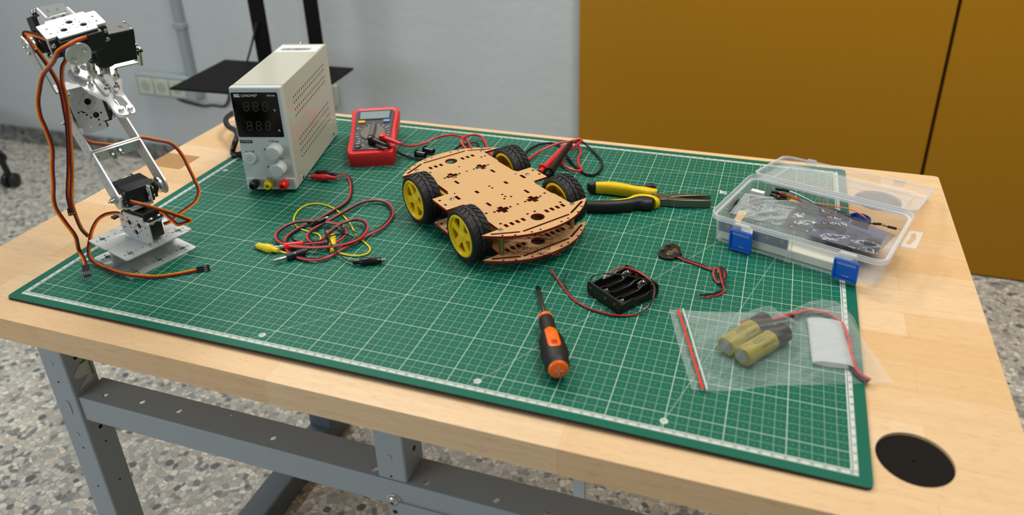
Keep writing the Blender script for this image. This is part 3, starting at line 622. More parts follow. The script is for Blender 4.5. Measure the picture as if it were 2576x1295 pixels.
# the two test leads, each one thing
mm_ = lambda x, y: (830 + x / 8.587, 270 + y / 8.587)
def ribbed(m, p, q, r0, r1):
    p, q = V(p), V(q); L = (q - p).length; pr = []
    for k in range(15): pr.append((r0 + (r1 - r0) * k / 14 - (0.0006 if k % 2 else 0), L * k / 14))
    m.lathe(pr, p, q - p, 16)
g4 = lambda x, y, z: at(850 + x / 3.628, 240 + y / 3.628, z)
def lead(name, label, mt, base, a_px, b_px, cable, probe):
    r = thing(name, label, 'test lead', base, 'test leads of the multimeter')
    top = MMX @ V((base_l[name][0], base_l[name][1], 0.014)); bot = MMX @ V((base_l[name][0], base_l[name][1], 0.0025))
    a = onpl(*mm_(*a_px), top, MN); b = onpl(*mm_(*b_px), top - MN * 0.004, MN)
    m = MB(); m.lathe([(0.0058, 0.0), (0.0058, 0.0105), (0.0052, 0.0125), (0.0030, 0.0135)], bot, MN, 22); pb = m.build('plug', mt, r)
    m = MB(); ribbed(m, top + (a - top).normalized() * 0.001 - MN * 0.004, b, 0.0046, 0.0027); m.build('strain_relief', mt, r)
    m = MB(); m.tube(cr([a * 0.35 + b * 0.65, b] + cable, 8), 0.0019, 10); m.build('cable', mt, r)
    p0, p1, p2, p3 = probe; m = MB(); ax = (p1 - p0); L = ax.length
    m.lathe([(0.0030, 0.0), (0.0046, 0.006), (0.0050, L * 0.35), (0.0046, L * 0.72), (0.0048, L * 0.84), (0.0078, L * 0.86), (0.0078, L * 0.90), (0.0042, L * 0.92), (0.0036, L)], p0, ax, 20); pr = m.build('probe_handle', mt, r)
    m = MB(); m.cyl(p1, p1 + ax.normalized() * 0.016, 0.001, 8, 0.0006); m.build('probe_needle', STEEL, pr)
    return r
RT, BT = mat('lead_red', '#d1292f', 0.32), mat('lead_black', '#141416', 0.3)
base_l = {'red_test_lead': (0.0180, 0.0285), 'black_test_lead': (0.0005, 0.0255)}
H_ = 0.0026
redc = [g4(640, 462, 0.010), g4(760, 445, 0.005), g4(880, 395, 0.008), g4(1000, 363, 0.014), g4(1090, 368, 0.012), g4(1165, 400, 0.008), g4(1205, 455, 0.005), g4(1215, 500, 0.006), g4(1180, 500, 0.006), g4(1135, 440, 0.009), g4(1130, 405, 0.012), g4(1170, 372, 0.012), g4(1245, 360, 0.010), g4(1310, 378, 0.006), g4(1345, 430, 0.004), g4(1370, 490, H_), g4(1400, 540, H_), g4(1480, 600, H_), g4(1600, 640, H_), g4(1715, 600, H_), g4(1830, 520, 0.005), g4(1960, 455, 0.010), g4(2080, 425, 0.012), g4(2160, 425, 0.010), g4(2195, 455, 0.006), g4(2215, 520, 0.004), g4(2195, 580, 0.004), g4(2200, 640, 0.004), g4(2225, 672, 0.005), g4(2195, 690, 0.005), g4(2120, 670, 0.005), g4(2060, 630, 0.005), g4(2045, 580, 0.006), g4(2095, 510, 0.010), g4(2180, 450, 0.014), g4(2222, 412, 0.018), g4(2200, 398, 0.020), g4(2150, 418, 0.018), g4(2110, 440, 0.014)]
blkc = [g4(520, 500, 0.012), g4(600, 545, 0.005), g4(680, 572, 0.003), g4(790, 588, H_), g4(900, 640, H_), g4(1010, 640, H_), g4(1065, 600, H_), g4(1060, 520, H_), g4(1090, 475, 0.005), g4(1160, 445, 0.005), g4(1240, 425, 0.005), g4(1280, 440, 0.003), g4(1290, 475, H_), g4(1340, 560, H_), g4(1450, 640, H_), g4(1600, 660, H_), g4(1690, 560, H_), g4(1740, 500, 0.003), g4(1830, 450, 0.004), g4(1930, 435, 0.004), g4(2010, 450, 0.003), g4(2050, 500, H_), g4(2100, 570, H_), g4(2160, 640, H_), g4(2240, 705, H_), g4(2310, 728, H_), g4(2370, 710, H_), g4(2410, 650, H_), g4(2405, 600, H_), g4(2360, 540, H_), g4(2300, 480, 0.004), g4(2240, 430, 0.008), g4(2180, 410, 0.014), g4(2140, 415, 0.018)]
lead('red_test_lead', 'red multimeter test lead with its coil and probe behind the wooden car', RT, (0.55, 0.50, 0), (1200, 715), (1545, 795), redc, (g4(2090, 455, 0.016), g4(1845, 700, 0.006), 0, 0))
lead('black_test_lead', 'black multimeter test lead with its coil and probe behind the wooden car', BT, (0.57, 0.49, 0), (930, 740), (1245, 830), blkc, (g4(2130, 430, 0.018), g4(1905, 735, 0.006), 0, 0))
for (x0, y0, x1, y1, zz), lb in (((715, 540, 800, 555, 0.004), 'black probe tip cap lying next to the black lead'), ((790, 505, 875, 522, 0.004), 'black probe tip cap lying farther from the wooden car')):
    p, q = g4(x0, y0, zz), g4(x1, y1, zz); L = (q - p).length
    m = MB(); m.lathe([(0.0001, 0), (0.0062, 0.0), (0.0064, 0.0012), (0.0046, 0.0016), (0.0044, L), (0.0034, L), (0.0032, L - 0.006), (0.0001, L - 0.006)], p + EZ * 0.002, q - p, 24)
    c = m.build('probe_cap', BLKG); tag(c, lb, 'probe cap', 'probe tip caps')
# ------------------------------------------------------------------ wooden robot car
CA, CB = V((0.806, -0.592, 0)), V((0.592, 0.806, 0))      # towards its nearer end, towards its far side
CO = V((0.45125, 0.305, 0)); CM = frame(CO, CA, CB, EZ) @ Matrix.Diagonal((1, 1, 1, 1))
t = NT('kraft_fibreboard'); ob = t.tc.outputs['Object']; nn = t.nt.nodes.new('ShaderNodeNewGeometry')
k = t.mix(t.noise(ob, 900, 4, 0.7), rgb('#bd9563'), rgb('#d2ab7a')); nzz = t.xyz(nn.outputs['Normal'])[2]
k = t.mix(t.math('GREATER_THAN', t.math('ABSOLUTE', nzz), 0.6), rgb('#84191b'), k)
t.set(t.b.inputs['Base Color'], k); t.b.inputs['Roughness'].default_value = 0.7; t.b.inputs['Specular IOR Level'].default_value = 0.2; KRAFT = t.m
car = thing('robot_car', 'kraft brown laser cut robot car chassis with two decks and four yellow wheels', 'robot car', CO)
mmu = 0.001
def arc(n=22):                # front bumper's edge from one tip to the other
    out = []
    for k in range(n + 1):
        b = -76 + 152 * k / n; q = b / 76.0
        out.append((131.5 - 33.5 * abs(q) ** 2.3 if abs(q) < 1 else 98.0, b))
    return out
half = [(-15, -52), (-15, -76), (21, -76), (21, -52), (24, -52), (27, -50), (62, -50), (65, -52), (98, -52)]
outl = [(a, b) for a, b in half] + arc() + [(98, 52), (65, 52), (62, 50), (27, 50), (24, 52), (21, 52), (21, 74), (-15, 74), (-15, 52), (-18, 52), (-21, 50), (-58, 50), (-61, 52), (-96, 52)] + [(-a + 2, -b) for a, b in arc()] + [(-96, -52), (-61, -52), (-58, -50), (-21, -50), (-18, -52)]
def rc(x, y, w, h): return [(x - w / 2, y - h / 2), (x + w / 2, y - h / 2), (x + w / 2, y + h / 2), (x - w / 2, y + h / 2)]
def cross(x, y):
    a, c = 8.0, 3.3; return [(x - a, y - c), (x - c, y - c), (x - c, y - a), (x + c, y - a), (x + c, y - c), (x + a, y - c), (x + a, y + c), (x + c, y + c), (x + c, y + a), (x - c, y + a), (x - c, y + c), (x - a, y + c)]
H = []
H += [circ(101, 0, 8.4, 32), circ(-98, 0, 8.4, 32)]
H += [slot(118.5, -32, 118.5, 32, 1.5), slot(-116, -32, -116, 32, 1.5)]
for s_ in (-1, 1): H += [slot(102.5, s_ * 65, 116.8, s_ * 37.5, 1.5), slot(-100, s_ * 65, -114.5, s_ * 37.5, 1.5)]
for s_ in (-1, 1):
    for q in (17, 25, 33, 41): H.append(rc(96, s_ * q, 7.4, 4.2))
    for q in (17, 25, 33): H.append(rc(-96, s_ * q, 7.4, 4.2))
    H += [cross(60.8, s_ * 22.4), cross(-57.3, s_ * 22.5)]
    H += [rc(39.5, s_ * 28.2, 10, 3.6), rc(-36.7, s_ * 27.6, 10, 3.6), rc(1.4, s_ * 49.2, 11, 4.2), rc(2.8, s_ * 21.8, 7.5, 4.2)]
    for x, y, r in ((-5.8, 70.5, 1.9), (8.5, 70.6, 1.9), (-11, 46, 1.3), (57, 43, 1.8), (60.4, 33.6, 1.8), (60.7, 11, 1.8), (-57.3, 33.5, 1.8), (-57.3, 11.2, 1.8), (88.2, 43.5, 1.9), (112, 57, 1.5), (120, 45, 1.5), (127, 15, 1.5), (125.5, 26, 1.5), (-110, 57, 1.5), (-118, 45, 1.5), (-125, 15, 1.5), (-123, 26, 1.5), (-84, 40, 1.7), (-84, 46, 1.7)): H.append(circ(x, s_ * y, r, 12))
for x, y, r in ((-1.8, -0.5, 1.7), (5, -0.5, 1.7), (27.6, -.5, 1.7), (34.4, -.5, 1.7), (39, 4.9, 1.7), (39, -5, 1.7), (60.7, 0, 1.6), (88, -5.2, 1.8), (88, 5.2, 1.8), (-57.4, 0, 1.6), (-76, -.5, 1.6)): H.append(circ(x, y, r, 12))
sc_ = lambda P: [(a * mmu, b * mmu) for a, b in P]
outl = sc_(fillet(outl, 0.8, 1)); H = [sc_(h) for h in H]
ZT, ZB = 0.049, 0.0165
m = MB(CM); m.plate([outl] + H, ZT - 0.003, ZT); m.build('top_deck', KRAFT, car, smooth=0.5)
m = MB(CM); m.plate([outl] + H, ZB - 0.003, ZB); bd_ = m.build('bottom_deck', KRAFT, car, smooth=0.5)
ENG = mat('laser_engraving', '#7a2018', 0.7)
m = MB(); TD = frame(CM @ V((0.112, 0.0, ZB + 0.0001)), -(CA * 0.78 + CB * 0.626), -(CA * -0.626 + CB * 0.78), EZ)
m = MB()
rot = Matrix.Rotation(math.radians(-14), 4, 'Z')
txt = [('QNOX-PRODUCE', 0.0098, 0.0), ('BY XINTAO', 0.0098, 0.0115), ('the rugged lit Manual', 0.0080, 0.0225), ('improving boards', 0.0080, 0.0320), ('Quality 0 2 / 1 7', 0.0078, 0.0415), ('environment', 0.0072, 0.0505)]
p0 = at(980 + 1235 / 3.596, 340 + 1065 / 3.596, ZB); px1 = at(980 + 1450 / 3.596, 340 + 1070 / 3.596, ZB)
ux = (p0 - px1).normalized(); uy = EZ.cross(ux)
for s_, h, dy in txt:
    c_ = p0 - uy * dy + (-ux) * 0.004
    m.text(s_, h, frame(c_ + EZ * 0.00015, ux, uy, EZ), 0.92)
m.build('engraved_lettering', ENG, bd_, smooth=0, fix=False)
for s_ in (-1, 1):
    for a in (100.5, -100.5):
        p = CM @ V((a * mmu, s_ * 51.5 * mmu, ZB)); m = MB(); m.cyl(p, p + EZ * (ZT - 0.003 - ZB), 0.0030, 6); so = m.build('standoff', mat('brass_standoff', '#a8925a', 0.35, 0.9), car)
    p = CM @ V((0, s_ * 57 * mmu, ZB)); m = MB(); m.cyl(p, p + EZ * (ZT - 0.003 - ZB), 0.0030, 6); m.build('standoff', mat('brass_standoff', ''), car)
    for a, b in ((100.5, 51.5), (-100.5, 51.5), (0.4, 57)):
        p = CM @ V((a * mmu, s_ * b * mmu, ZT)); m = MB(); m.lathe([(0.0029, 0.0), (0.0028, 0.0007), (0.0020, 0.0015), (0.0007, 0.0016), (0.0005, 0.0009), (0.0001, 0.0009)], p, EZ, 18); w = m.build('screw_head', STEEL, car)
        mm = MB(frame(p + EZ * 0.0016, (0.8, 0.6, 0), (-0.6, 0.8, 0), EZ)); mm.box(-0.0014, -0.0003, -0.0003, 0.0014, 0.0003, 0.0001); mm.box(-0.0003, -0.0014, -0.0003, 0.0003, 0.0014, 0.0001); mm.build('cross_slot', BLKP, w, smooth=0)
TYRE = mat('tyre_rubber', '#19191a', 0.6, bump=0.1, bscale=2500)
TRAN = mat('yellow_hub_plastic', '#ecc80c', 0.32)
MOT = mat('motor_yellow', '#d8a520', 0.4)
def wheel(a, s_, ang):
    R = 0.0328; wd = 0.0265; b1 = 0.0825 if s_ > 0 else 0.0828
    c = CM @ V((a, s_ * (b1 - wd), R + 0.0004)); ax = CB * s_; X = CA; Y = EZ
    P = lambda r, th, h: c + (X * math.cos(th) + Y * math.sin(th)) * r + ax * h
    root = MB()
    N = 96; prof = [(0.0255, 0.0015), (0.0275, 0.0), (0.0300, 0.0002), (0.0309, 0.0018), (0.0313, 0.0045), (0.0314, wd / 2), (0.0313, wd - 0.0045), (0.0309, wd - 0.0018), (0.0300, wd - 0.0002), (0.0275, wd), (0.0255, wd - 0.0015)]
    root.loft([[P(r, 2 * PI * k / N, h) for k in range(N)] for r, h in prof], closed=True)
    # tread blocks: three interleaved rows of chevron lugs
    n = 26
    for k in range(n):
        t0 = 2 * PI * k / n; d = 2 * PI / n
        for h0, h1, sh0, sh1 in ((0.0018, 0.0100, 0.0, 0.16), (0.0166, 0.0247, 0.16, 0.0)):
            q = []
            for r in (0.0310, R):
                sr = 0.86 if r == R else 1.0
                for th, h in ((t0 + sh0 - d * .36 * sr, h0), (t0 + sh0 + d * .36 * sr, h0), (t0 + sh1 + d * .36 * sr, h1), (t0 + sh1 - d * .36 * sr, h1)): q.append(P(r - (0.0007 if h in (0.0018, 0.0247) else 0), th, h))
            root.add(q, [(0, 1, 2, 3), (4, 5, 6, 7), (0, 1, 5, 4), (1, 2, 6, 5), (2, 3, 7, 6), (3, 0, 4, 7)])
        q = []
        for r in (0.0310, R):
            sr = 0.86 if r == R else 1.0
            for th, h in ((t0 + 0.28 - d * .34 * sr, 0.0108), (t0 + 0.28 + d * .34 * sr, 0.0108), (t0 + 0.36 + d * .34 * sr, wd / 2), (t0 + 0.28 + d * .34 * sr, 0.0157), (t0 + 0.28 - d * .34 * sr, 0.0157), (t0 + 0.20 - d * .34 * sr, wd / 2)): q.append(P(r, th, h))
        root.add(q, [(0, 1, 2, 3, 4, 5), (6, 7, 8, 9, 10, 11)] + [(i, (i + 1) % 6, 6 + (i + 1) % 6, 6 + i) for i in range(6)])
    ty = root.build('tyre', TYRE, car, smooth=0.5)
    # hub: rim ring plus five tapering spokes, its face hollowed
    Mw = frame(c + ax * wd, X, Y, X.cross(Y)) if X.cross(Y).dot(ax) > 0 else frame(c + ax * wd, -X, Y, (-X).cross(Y))
    m = MB(); N = 48
    m.loft([[P(r, 2 * PI * k / N, h) for k in range(N)] for r, h in ((0.0262, 0.0015), (0.0262, wd - 0.0005), (0.0252, wd + 0.0005), (0.0238, wd + 0.0005), (0.0228, wd - 0.0008), (0.0222, wd - 0.004), (0.0222, 0.0015))], closed=True)
    rim = m.build('rim', TRAN, car, smooth=0.7)
    holes = []
    for k in range(5):
        t0 = ang + 2 * PI * (k + .5) / 5; w0, w1 = 0.20, 0.40
        tri = [(0.0092 * math.cos(t0 - 0.14), 0.0092 * math.sin(t0 - 0.14)), (0.0212 * math.cos(t0 - w1), 0.0212 * math.sin(t0 - w1)), (0.0216 * math.cos(t0), 0.0216 * math.sin(t0)), (0.0212 * math.cos(t0 + w1), 0.0212 * math.sin(t0 + w1)), (0.0092 * math.cos(t0 + 0.14), 0.0092 * math.sin(t0 + 0.14))]
        holes.append(fillet(tri, 0.0016, 3))
    m = MB(Mw); m.plate([circ(0, 0, 0.0225, 40)] + holes, -0.0052, -0.0028); sp_ = m.build('spokes', TRAN, rim, bevel=0.0006, seg=2)
    m = MB(); m.lathe([(0.0070, wd - 0.004), (0.0055, wd - 0.0016), (0.0042, wd - 0.0010), (0.0001, wd - 0.0012)], c, ax, 24); m.lathe([(0.0058, 0.0), (0.0058, wd - 0.004)], c, ax, 20); m.build('hub', TRAN, rim)
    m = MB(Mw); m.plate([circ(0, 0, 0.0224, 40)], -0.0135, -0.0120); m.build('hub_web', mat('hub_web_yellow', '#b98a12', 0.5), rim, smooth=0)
    # gear motor behind the wheel
    g = MB(CM); y0, y1 = sorted((s_ * 0.0535, s_ * 0.0330)); sg = 1 if a > 0 else -1
    g.box(min(a + sg * 0.011, a - sg * 0.037), y0, 0.0215, max(a + sg * 0.011, a - sg * 0.037), y1, 0.0440); mo = g.build('gear_motor', MOT, car, bevel=0.002, seg=3)
    g = MB(); e = CM @ V((a - sg * 0.037, (y0 + y1) / 2, 0.0328)); g.cyl(e, e - CA * sg * 0.026, 0.0098, 20); g.build('motor_can', STEEL, mo)
    g = MB(); e = CM @ V((a, s_ * 0.0535, R)); g.cyl(e, e + ax * 0.006, 0.0027, 10); g.build('axle', MOT, mo)
for a, s_, ang in ((0.0605, -1, 0.25), (-0.0545, -1, 0.95), (0.0615, 1, 0.4), (-0.0545, 1, 0.1)): wheel(a, s_, ang)
# red and black motor leads glimpsed between the decks
# ------------------------------------------------------------------ test cords lying in front of the power supply
g6 = lambda x, y, z: at(600 + x / 4.625, 420 + y / 4.625, z)
def path(pts, z0=0.0018, z1=0.0018, f=g6):
    n = len(pts); out = []
    for i, p in enumerate(pts): out.append(f(p[0], p[1], p[2] if len(p) > 2 else z0 + (z1 - z0) * i / (n - 1)))
    return out
def side_by_side(c, off):
    out = []; n = len(c)
    for i, p in enumerate(c):
        t = c[min(i + 1, n - 1)] - c[max(i - 1, 0)]; s_ = V((-t.y, t.x, 0)); s_ = s_.normalized() if s_.length > 1e-9 else V((1, 0, 0)); out.append(p + s_ * off)
    return out
JAW = mat('nickel_jaw', '#b9b2a4', 0.25, 1.0)
def alligator(p, q, mt, parent, name='alligator_clip', label=None, sc=1.0):
    p, q = V(p), V(q); a = (q - p).normalized(); L = (q - p).length; u = a.cross(EZ).normalized(); w = u.cross(a)
    rings = []
    for f_, ru, rw in ((0.0, 0.0020, 0.0020), (0.02, 0.0026, 0.0026), (0.20, 0.0028, 0.0027), (0.30, 0.0040, 0.0036), (0.42, 0.0050, 0.0047), (0.55, 0.0048, 0.0046), (0.80, 0.0040, 0.0036), (0.98, 0.0036, 0.0032), (1.0, 0.0030, 0.0027)):
        rings.append([p + a * (L * f_) + u * (ru * sc * math.cos(2 * PI * k / 18)) + w * (rw * sc * math.sin(2 * PI * k / 18)) for k in range(18)])
    m = MB(); m.loft(rings); o = m.build(name, mt, parent, label=label)
    m = MB(); m.lathe([(0.0020 * sc, 0), (0.0022 * sc, 0.002 * sc), (0.0016 * sc, 0.0055 * sc), (0.0004, 0.0062 * sc)], q - a * 0.0006, a, 12); m.build('jaw', JAW, o)
    return o
def banana(p, q, mt, parent, label):
    p, q = V(p), V(q); a = (q - p); L = a.length
    m = MB(); m.lathe([(0.0030, 0), (0.0044, 0.0004), (0.0045, L * 0.55), (0.0047, L - 0.0004), (0.0042, L)], p, a, 22); o = m.build('banana_plug', mt, parent, label=label)
    a = a.normalized(); m = MB(); m.lathe([(0.0019, -0.001), (0.0019, 0.002), (0.0021, 0.006), (0.0024, 0.0095), (0.0019, 0.014), (0.0016, 0.0158), (0.0006, 0.0163)], q, a, 14); m.build('plug_pin', STEEL, o)
    u = a.cross(EZ).normalized(); n_ = (EZ * 0.6 - (CAMP - q).normalized() * -0.8); n_ = (n_ - a * n_.dot(a)).normalized()
    m = MB(); m.cyl(p + a * L * 0.55 + n_ * 0.0040, p + a * L * 0.55 + n_ * 0.0047, 0.0011, 10); m.build('clamp_screw', STEEL, o)
    return o
cord = thing('twin_test_cord', 'long coiled red and black twin test cord with clips and banana plugs', 'test cord', (0.25, 0.24, 0))
main = [(1135, 108, .008), (1245, 96, .006), (1295, 140, .003), (1315, 230), (1295, 350), (1230, 430), (1100, 510), (960, 590), (840, 650), (690, 720), (580, 800), (545, 880), (570, 960), (640, 1020), (760, 1065), (900, 1075), (1050, 1040), (1200, 950), (1330, 880), (1480, 800), (1640, 720), (1750, 620), (1790, 530), (1760, 450), (1680, 400), (1560, 390), (1420, 420), (1250, 510), (1080, 610), (930, 690), (830, 760), (810, 820), (850, 865), (960, 885), (1080, 885), (1180, 840), (1240, 770), (1220, 710), (1120, 660), (950, 635), (780, 630), (640, 650), (530, 700), (450, 770), (455, 840), (520, 885), (610, 915), (750, 930), (900, 935), (1080, 920), (1250, 890), (1400, 830), (1480, 740), (1490, 670), (1430, 620), (1330, 615), (1220, 650), (1110, 720), (1010, 800)]
mp_ = cr(path(main, 0.0018, 0.0085), 7)
RWJ = mat('cord_red', '#c93b3d', 0.4); BWJ = mat('cord_black_jacket', '#17171a', 0.35)
red_end = cr([mp_[-1], g6(960, 850, .0085), g6(985, 872, .0085), g6(900, 885, .0075), g6(770, 897, .0060)], 6)
blk_end = cr([mp_[-1], g6(1040, 862, .0085), g6(1000, 885, .0085), g6(890, 928, .0070), g6(770, 980, .0052)], 6)
m = MB(); m.tube(side_by_side(mp_, -0.00125)[:-1] + red_end[1:], 0.00135, 8); m.build('red_wire', RWJ, cord)
m = MB(); m.tube(side_by_side(mp_, 0.00125)[:-1] + blk_end[1:], 0.00135, 8); m.build('black_wire', BWJ, cord)
alligator(g6(1140, 125, .0075), g6(846, 112, .0062), mat('clip_red', '#c2161c', 0.22), cord, label='red alligator clip')
alligator(g6(1140, 95, .0070), g6(905, 55, .0050), mat('clip_black', '#101012', 0.22), cord, label='black alligator clip')
banana(g6(758, 897, .0060), g6(537, 925, .0052), mat('plug_red', '#e0261a', 0.3), cord, 'red banana plug')
banana(g6(775, 985, .0052), g6(560, 1050, .0048), mat('plug_black', '#141619', 0.25), cord, 'black banana plug')
yl = thing('yellow_clip_lead', 'yellow test lead with a yellow alligator clip lying at its end', 'test lead', (0.24, 0.21, 0), 'single clip leads')
YC = mat('clip_yellow', '#e3c413', 0.35)
yp = [(455, 972), (520, 992), (600, 1008), (700, 1003), (800, 960), (880, 918), (940, 870), (955, 825), (930, 785), (870, 765), (780, 740), (700, 710), (650, 655), (645, 590), (700, 500), (800, 440), (920, 425), (1040, 450), (1150, 510), (1240, 590), (1300, 660), (1340, 740), (1390, 820), (1470, 880), (1530, 945), (1500, 1005), (1400, 1032), (1280, 1025), (1160, 995), (1105, 975)]
m = MB(); m.tube(cr(path(yp, 0.0014, 0.0014), 7), 0.00115, 8); m.build('wire', YELW, yl)
alligator(g6(462, 972, .0046), g6(225, 915, .0046), YC, yl, sc=1.15); alligator(g6(1092, 985, .0044), g6(1098, 795, .0044), YC, yl)
bl = thing('black_clip_lead', 'thin black test lead with a glossy black alligator clip at its end', 'test lead', (0.29, 0.20, 0), 'single clip leads')
bp = [(1335, 1105, .0044), (1260, 1080, .004), (1160, 1010, .006), (1100, 930, .0105), (1050, 830, .0115), (1010, 760, .0105), (1015, 720, .0095), (1080, 705, .009), (1200, 700, .0105), (1310, 730, .009), (1380, 790, .006), (1360, 850, .0045), (1290, 850, .004), (1330, 815, .0045), (1260, 785, .006), (1180, 778, .0105), (1080, 800, .0105), (960, 850, .0105), (800, 880, .004), (660, 855, .0014), (622, 815, .0014), (650, 765, .0014), (740, 705, .0025), (845, 672, .0060)]
m = MB(); m.tube(cr(path(bp), 7), 0.0009, 8); m.build('wire', BWJ, bl)
alligator(g6(1330, 1110, .0044), g6(1665, 1085, .0044), mat('clip_black', ''), bl, sc=1.05); alligator(g6(840, 680, .0060), g6(1010, 600, .0095), mat('clip_black', ''), bl, sc=0.85)
m = MB(); m.prism([tuple(g6(x, y, 0)[:2]) for x, y in ((820, 1098), (850, 1080), (905, 1103), (912, 1116))], 0.0001, 0.0005)
tag(m.build('paper_scrap', WHT, smooth=0), 'tiny white paper scrap peeking from under the coiled red cord', 'paper scrap')

# ------------------------------------------------------------------ pliers
kp = lambda x, y, z: at(1460 + x / 6.779, 430 + y / 6.779, z)
pl = thing('needle_nose_pliers', 'open flat nose pliers with yellow and black handles', 'pliers', (0.63, 0.41, 0))
STL = mat('plier_steel', '#7c776c', 0.34, 0.85)
def kpoly(pts, z): return [tuple(kp(x, y, z)[:2]) for x, y in pts]
m = MB(); m.prism(kpoly([(1240, 395), (1400, 383), (1480, 402), (1600, 386), (1800, 384), (2000, 390), (2225, 400), (2227, 409), (1900, 417), (1575, 434), (1480, 450), (1330, 425)], .0115), 0.0012, 0.0115); m.build('jaw', STL, pl, bevel=0.0006)
m = MB(); m.prism(kpoly([(1310, 478), (1335, 432), (1500, 428), (1575, 437), (1800, 464), (2232, 489), (2232, 506), (1980, 505), (1700, 499), (1560, 490), (1490, 476), (1400, 482)], .0118), 0.0010, 0.0118); m.build('jaw', STL, pl, bevel=0.0006)
pv = kp(1440, 440, .0118); m = MB(); m.cyl(pv - EZ * .004, pv + EZ * 0.0007, 0.0046, 24); m.build('rivet', STL, pl, bevel=0.0003)
m = MB(); a, b = kp(1100, 400, .006), kp(1330, 420, .006); m.loft([[c + V((0, s1 * 0.004, s2 * 0.0045)) for s1, s2 in ((-1, -1), (1, -1), (1, 1), (-1, 1))] for c in (a, b)]); a, b = kp(1180, 500, .006), kp(1330, 480, .006); m.loft([[c + V((0, s1 * 0.0045, s2 * 0.0045)) for s1, s2 in ((-1, -1), (1, -1), (1, 1), (-1, 1))] for c in (a, b)]); m.build('tang', STL, pl, bevel=0.0005)
def sweep(m, cl, hw, hh, z0=0.0, pw=2.6, n=20):
    N = len(cl); rings = []
    for i, c in enumerate(cl):
        f_ = i / (N - 1); t = (cl[min(i + 1, N - 1)] - cl[max(i - 1, 0)]).normalized(); s_ = V((-t.y, t.x, 0)).normalized()
        ring = []
        for k in range(n):
            a = 2 * PI * k / n; ca, sa = math.cos(a), math.sin(a)
            ring.append(c + s_ * (hw(f_) * math.copysign(abs(ca) ** (2 / pw), ca)) + EZ * (hh(f_) * math.copysign(abs(sa) ** (2 / pw), sa)))
        rings.append(ring)
    return m.loft(rings)
def prof(*kv):
    def f_(t):
        for (a, va), (b, vb) in zip(kv, kv[1:]):
            if t <= b:
                q = (t - a) / (b - a); q = q * q * (3 - 2 * q); return va + (vb - va) * q
        return kv[-1][1]
    return f_
GY = mat('grip_yellow', '#e0bf07', 0.42); GB = mat('grip_black', '#191818', 0.5)
up_ = cr([kp(250, 285, .0088), kp(500, 290, .0090), kp(750, 325, .0090), kp(950, 362, .0090), kp(1120, 372, .0085), kp(1300, 372, .0080)], 8)
m = MB(); sweep(m, up_, prof((0, .0062), (.25, .0078), (.6, .0062), (.8, .0075), (.95, .0060), (1, .0035)), prof((0, .0082), (.3, .0089), (.7, .0085), (1, .0055))); m.build('grip', GY, pl, label='yellow handle grip')
m = MB(); e = cr([kp(128, 300, .0085), kp(160, 288, .0086), kp(205, 286, .0087), kp(262, 285, .0088)], 5); sweep(m, e, prof((0, .0016), (.25, .0050), (1, .0066)), prof((0, .002), (.25, .0068), (1, .0086))); m.build('grip_end', GB, pl)
bk = cr([kp(700, 272, .0095), kp(900, 305, .0095), kp(1050, 318, .0095), kp(1150, 300, .0100), kp(1225, 285, .0098), kp(1262, 318, .0090)], 6)
m = MB(); sweep(m, bk, prof((0, .001), (.4, .0028), (.75, .0052), (1, .0022)), prof((0, .004), (.4, .0062), (.75, .0068), (1, .005))); m.build('grip_back', GB, pl)
lo = cr([kp(75, 612, .0075), kp(150, 605, .0080), kp(400, 606, .0083), kp(650, 596, .0084), kp(850, 574, .0084), kp(980, 548, .0084), kp(1110, 545, .0084), kp(1235, 566, .0080)], 8)
m = MB(); sweep(m, lo, prof((0, .0030), (.1, .0068), (.4, .0072), (.65, .0070), (.85, .0110), (1, .0085)), prof((0, .003), (.1, .0076), (.5, .0083), (1, .0076))); m.build('grip', GB, pl, label='black handle grip')
ly = cr([kp(165, 530, .0135), kp(400, 524, .0140), kp(650, 512, .0142), kp(820, 488, .0142), kp(920, 447, .0140), kp(1010, 428, .0135), kp(1130, 434, .0130), kp(1240, 455, .0120), kp(1300, 478, .0100)], 7)
m = MB(); sweep(m, ly, prof((0, .0006), (.2, .0022), (.6, .0028), (.8, .0036), (1, .0030)), prof((0, .001), (.3, .0026), (1, .0026))); m.build('grip_spine', GY, pl)
m = MB(); a, b = kp(1235, 545, .0080), kp(1312, 530, .0075); sweep(m, [a, a * .5 + b * .5, b], lambda f_: .0085 - .002 * f_, lambda f_: .0078 - .0014 * f_); m.build('grip_collar', GY, pl)

# ------------------------------------------------------------------ screwdriver
sd = thing('screwdriver', 'black and orange handled cross head screwdriver on the mat', 'screwdriver', (0.6, 0.08, 0))
T0, T1, T2 = at(1352, 719, .0034), at(1372, 798, .0115), at(1407, 938, .0135)
SA = (T2 - T0).normalized(); SU = SA.cross(EZ).normalized(); SN = SU.cross(SA)
LS, LH = (T1 - T0).length, (T2 - T1).length
m = MB(); m.lathe([(0.0005, 0), (0.0018, 0.0035), (0.0026, 0.0080), (0.0026, LS + 0.01)], T0, SA, 18); sh_ = m.build('shaft', mat('screwdriver_chrome', '#9b9a98', 0.25, 1.0), sd)
m = MB(); m.lathe([(0.0008, -0.0002), (0.0021, 0.0035), (0.0029, 0.0082), (0.0029, 0.0095)], T0, SA, 12); m.build('blackened_tip', mat('tip_black', '#17140f', 0.4, 0.5), sh_)
m = MB(); m.lathe([(0.0030, -0.0010), (0.0074, 0.0), (0.0078, 0.0025), (0.0074, 0.0045)], T1, SA, 28); m.build('ferrule', mat('tool_orange', '#f06a12', 0.35), sd)
def hr(f_): return prof((0, .0072), (.10, .0080), (.30, .0078), (.52, .0118), (.74, .0130), (.92, .0116), (1, .0095))(f_)
n = 64; rings = []
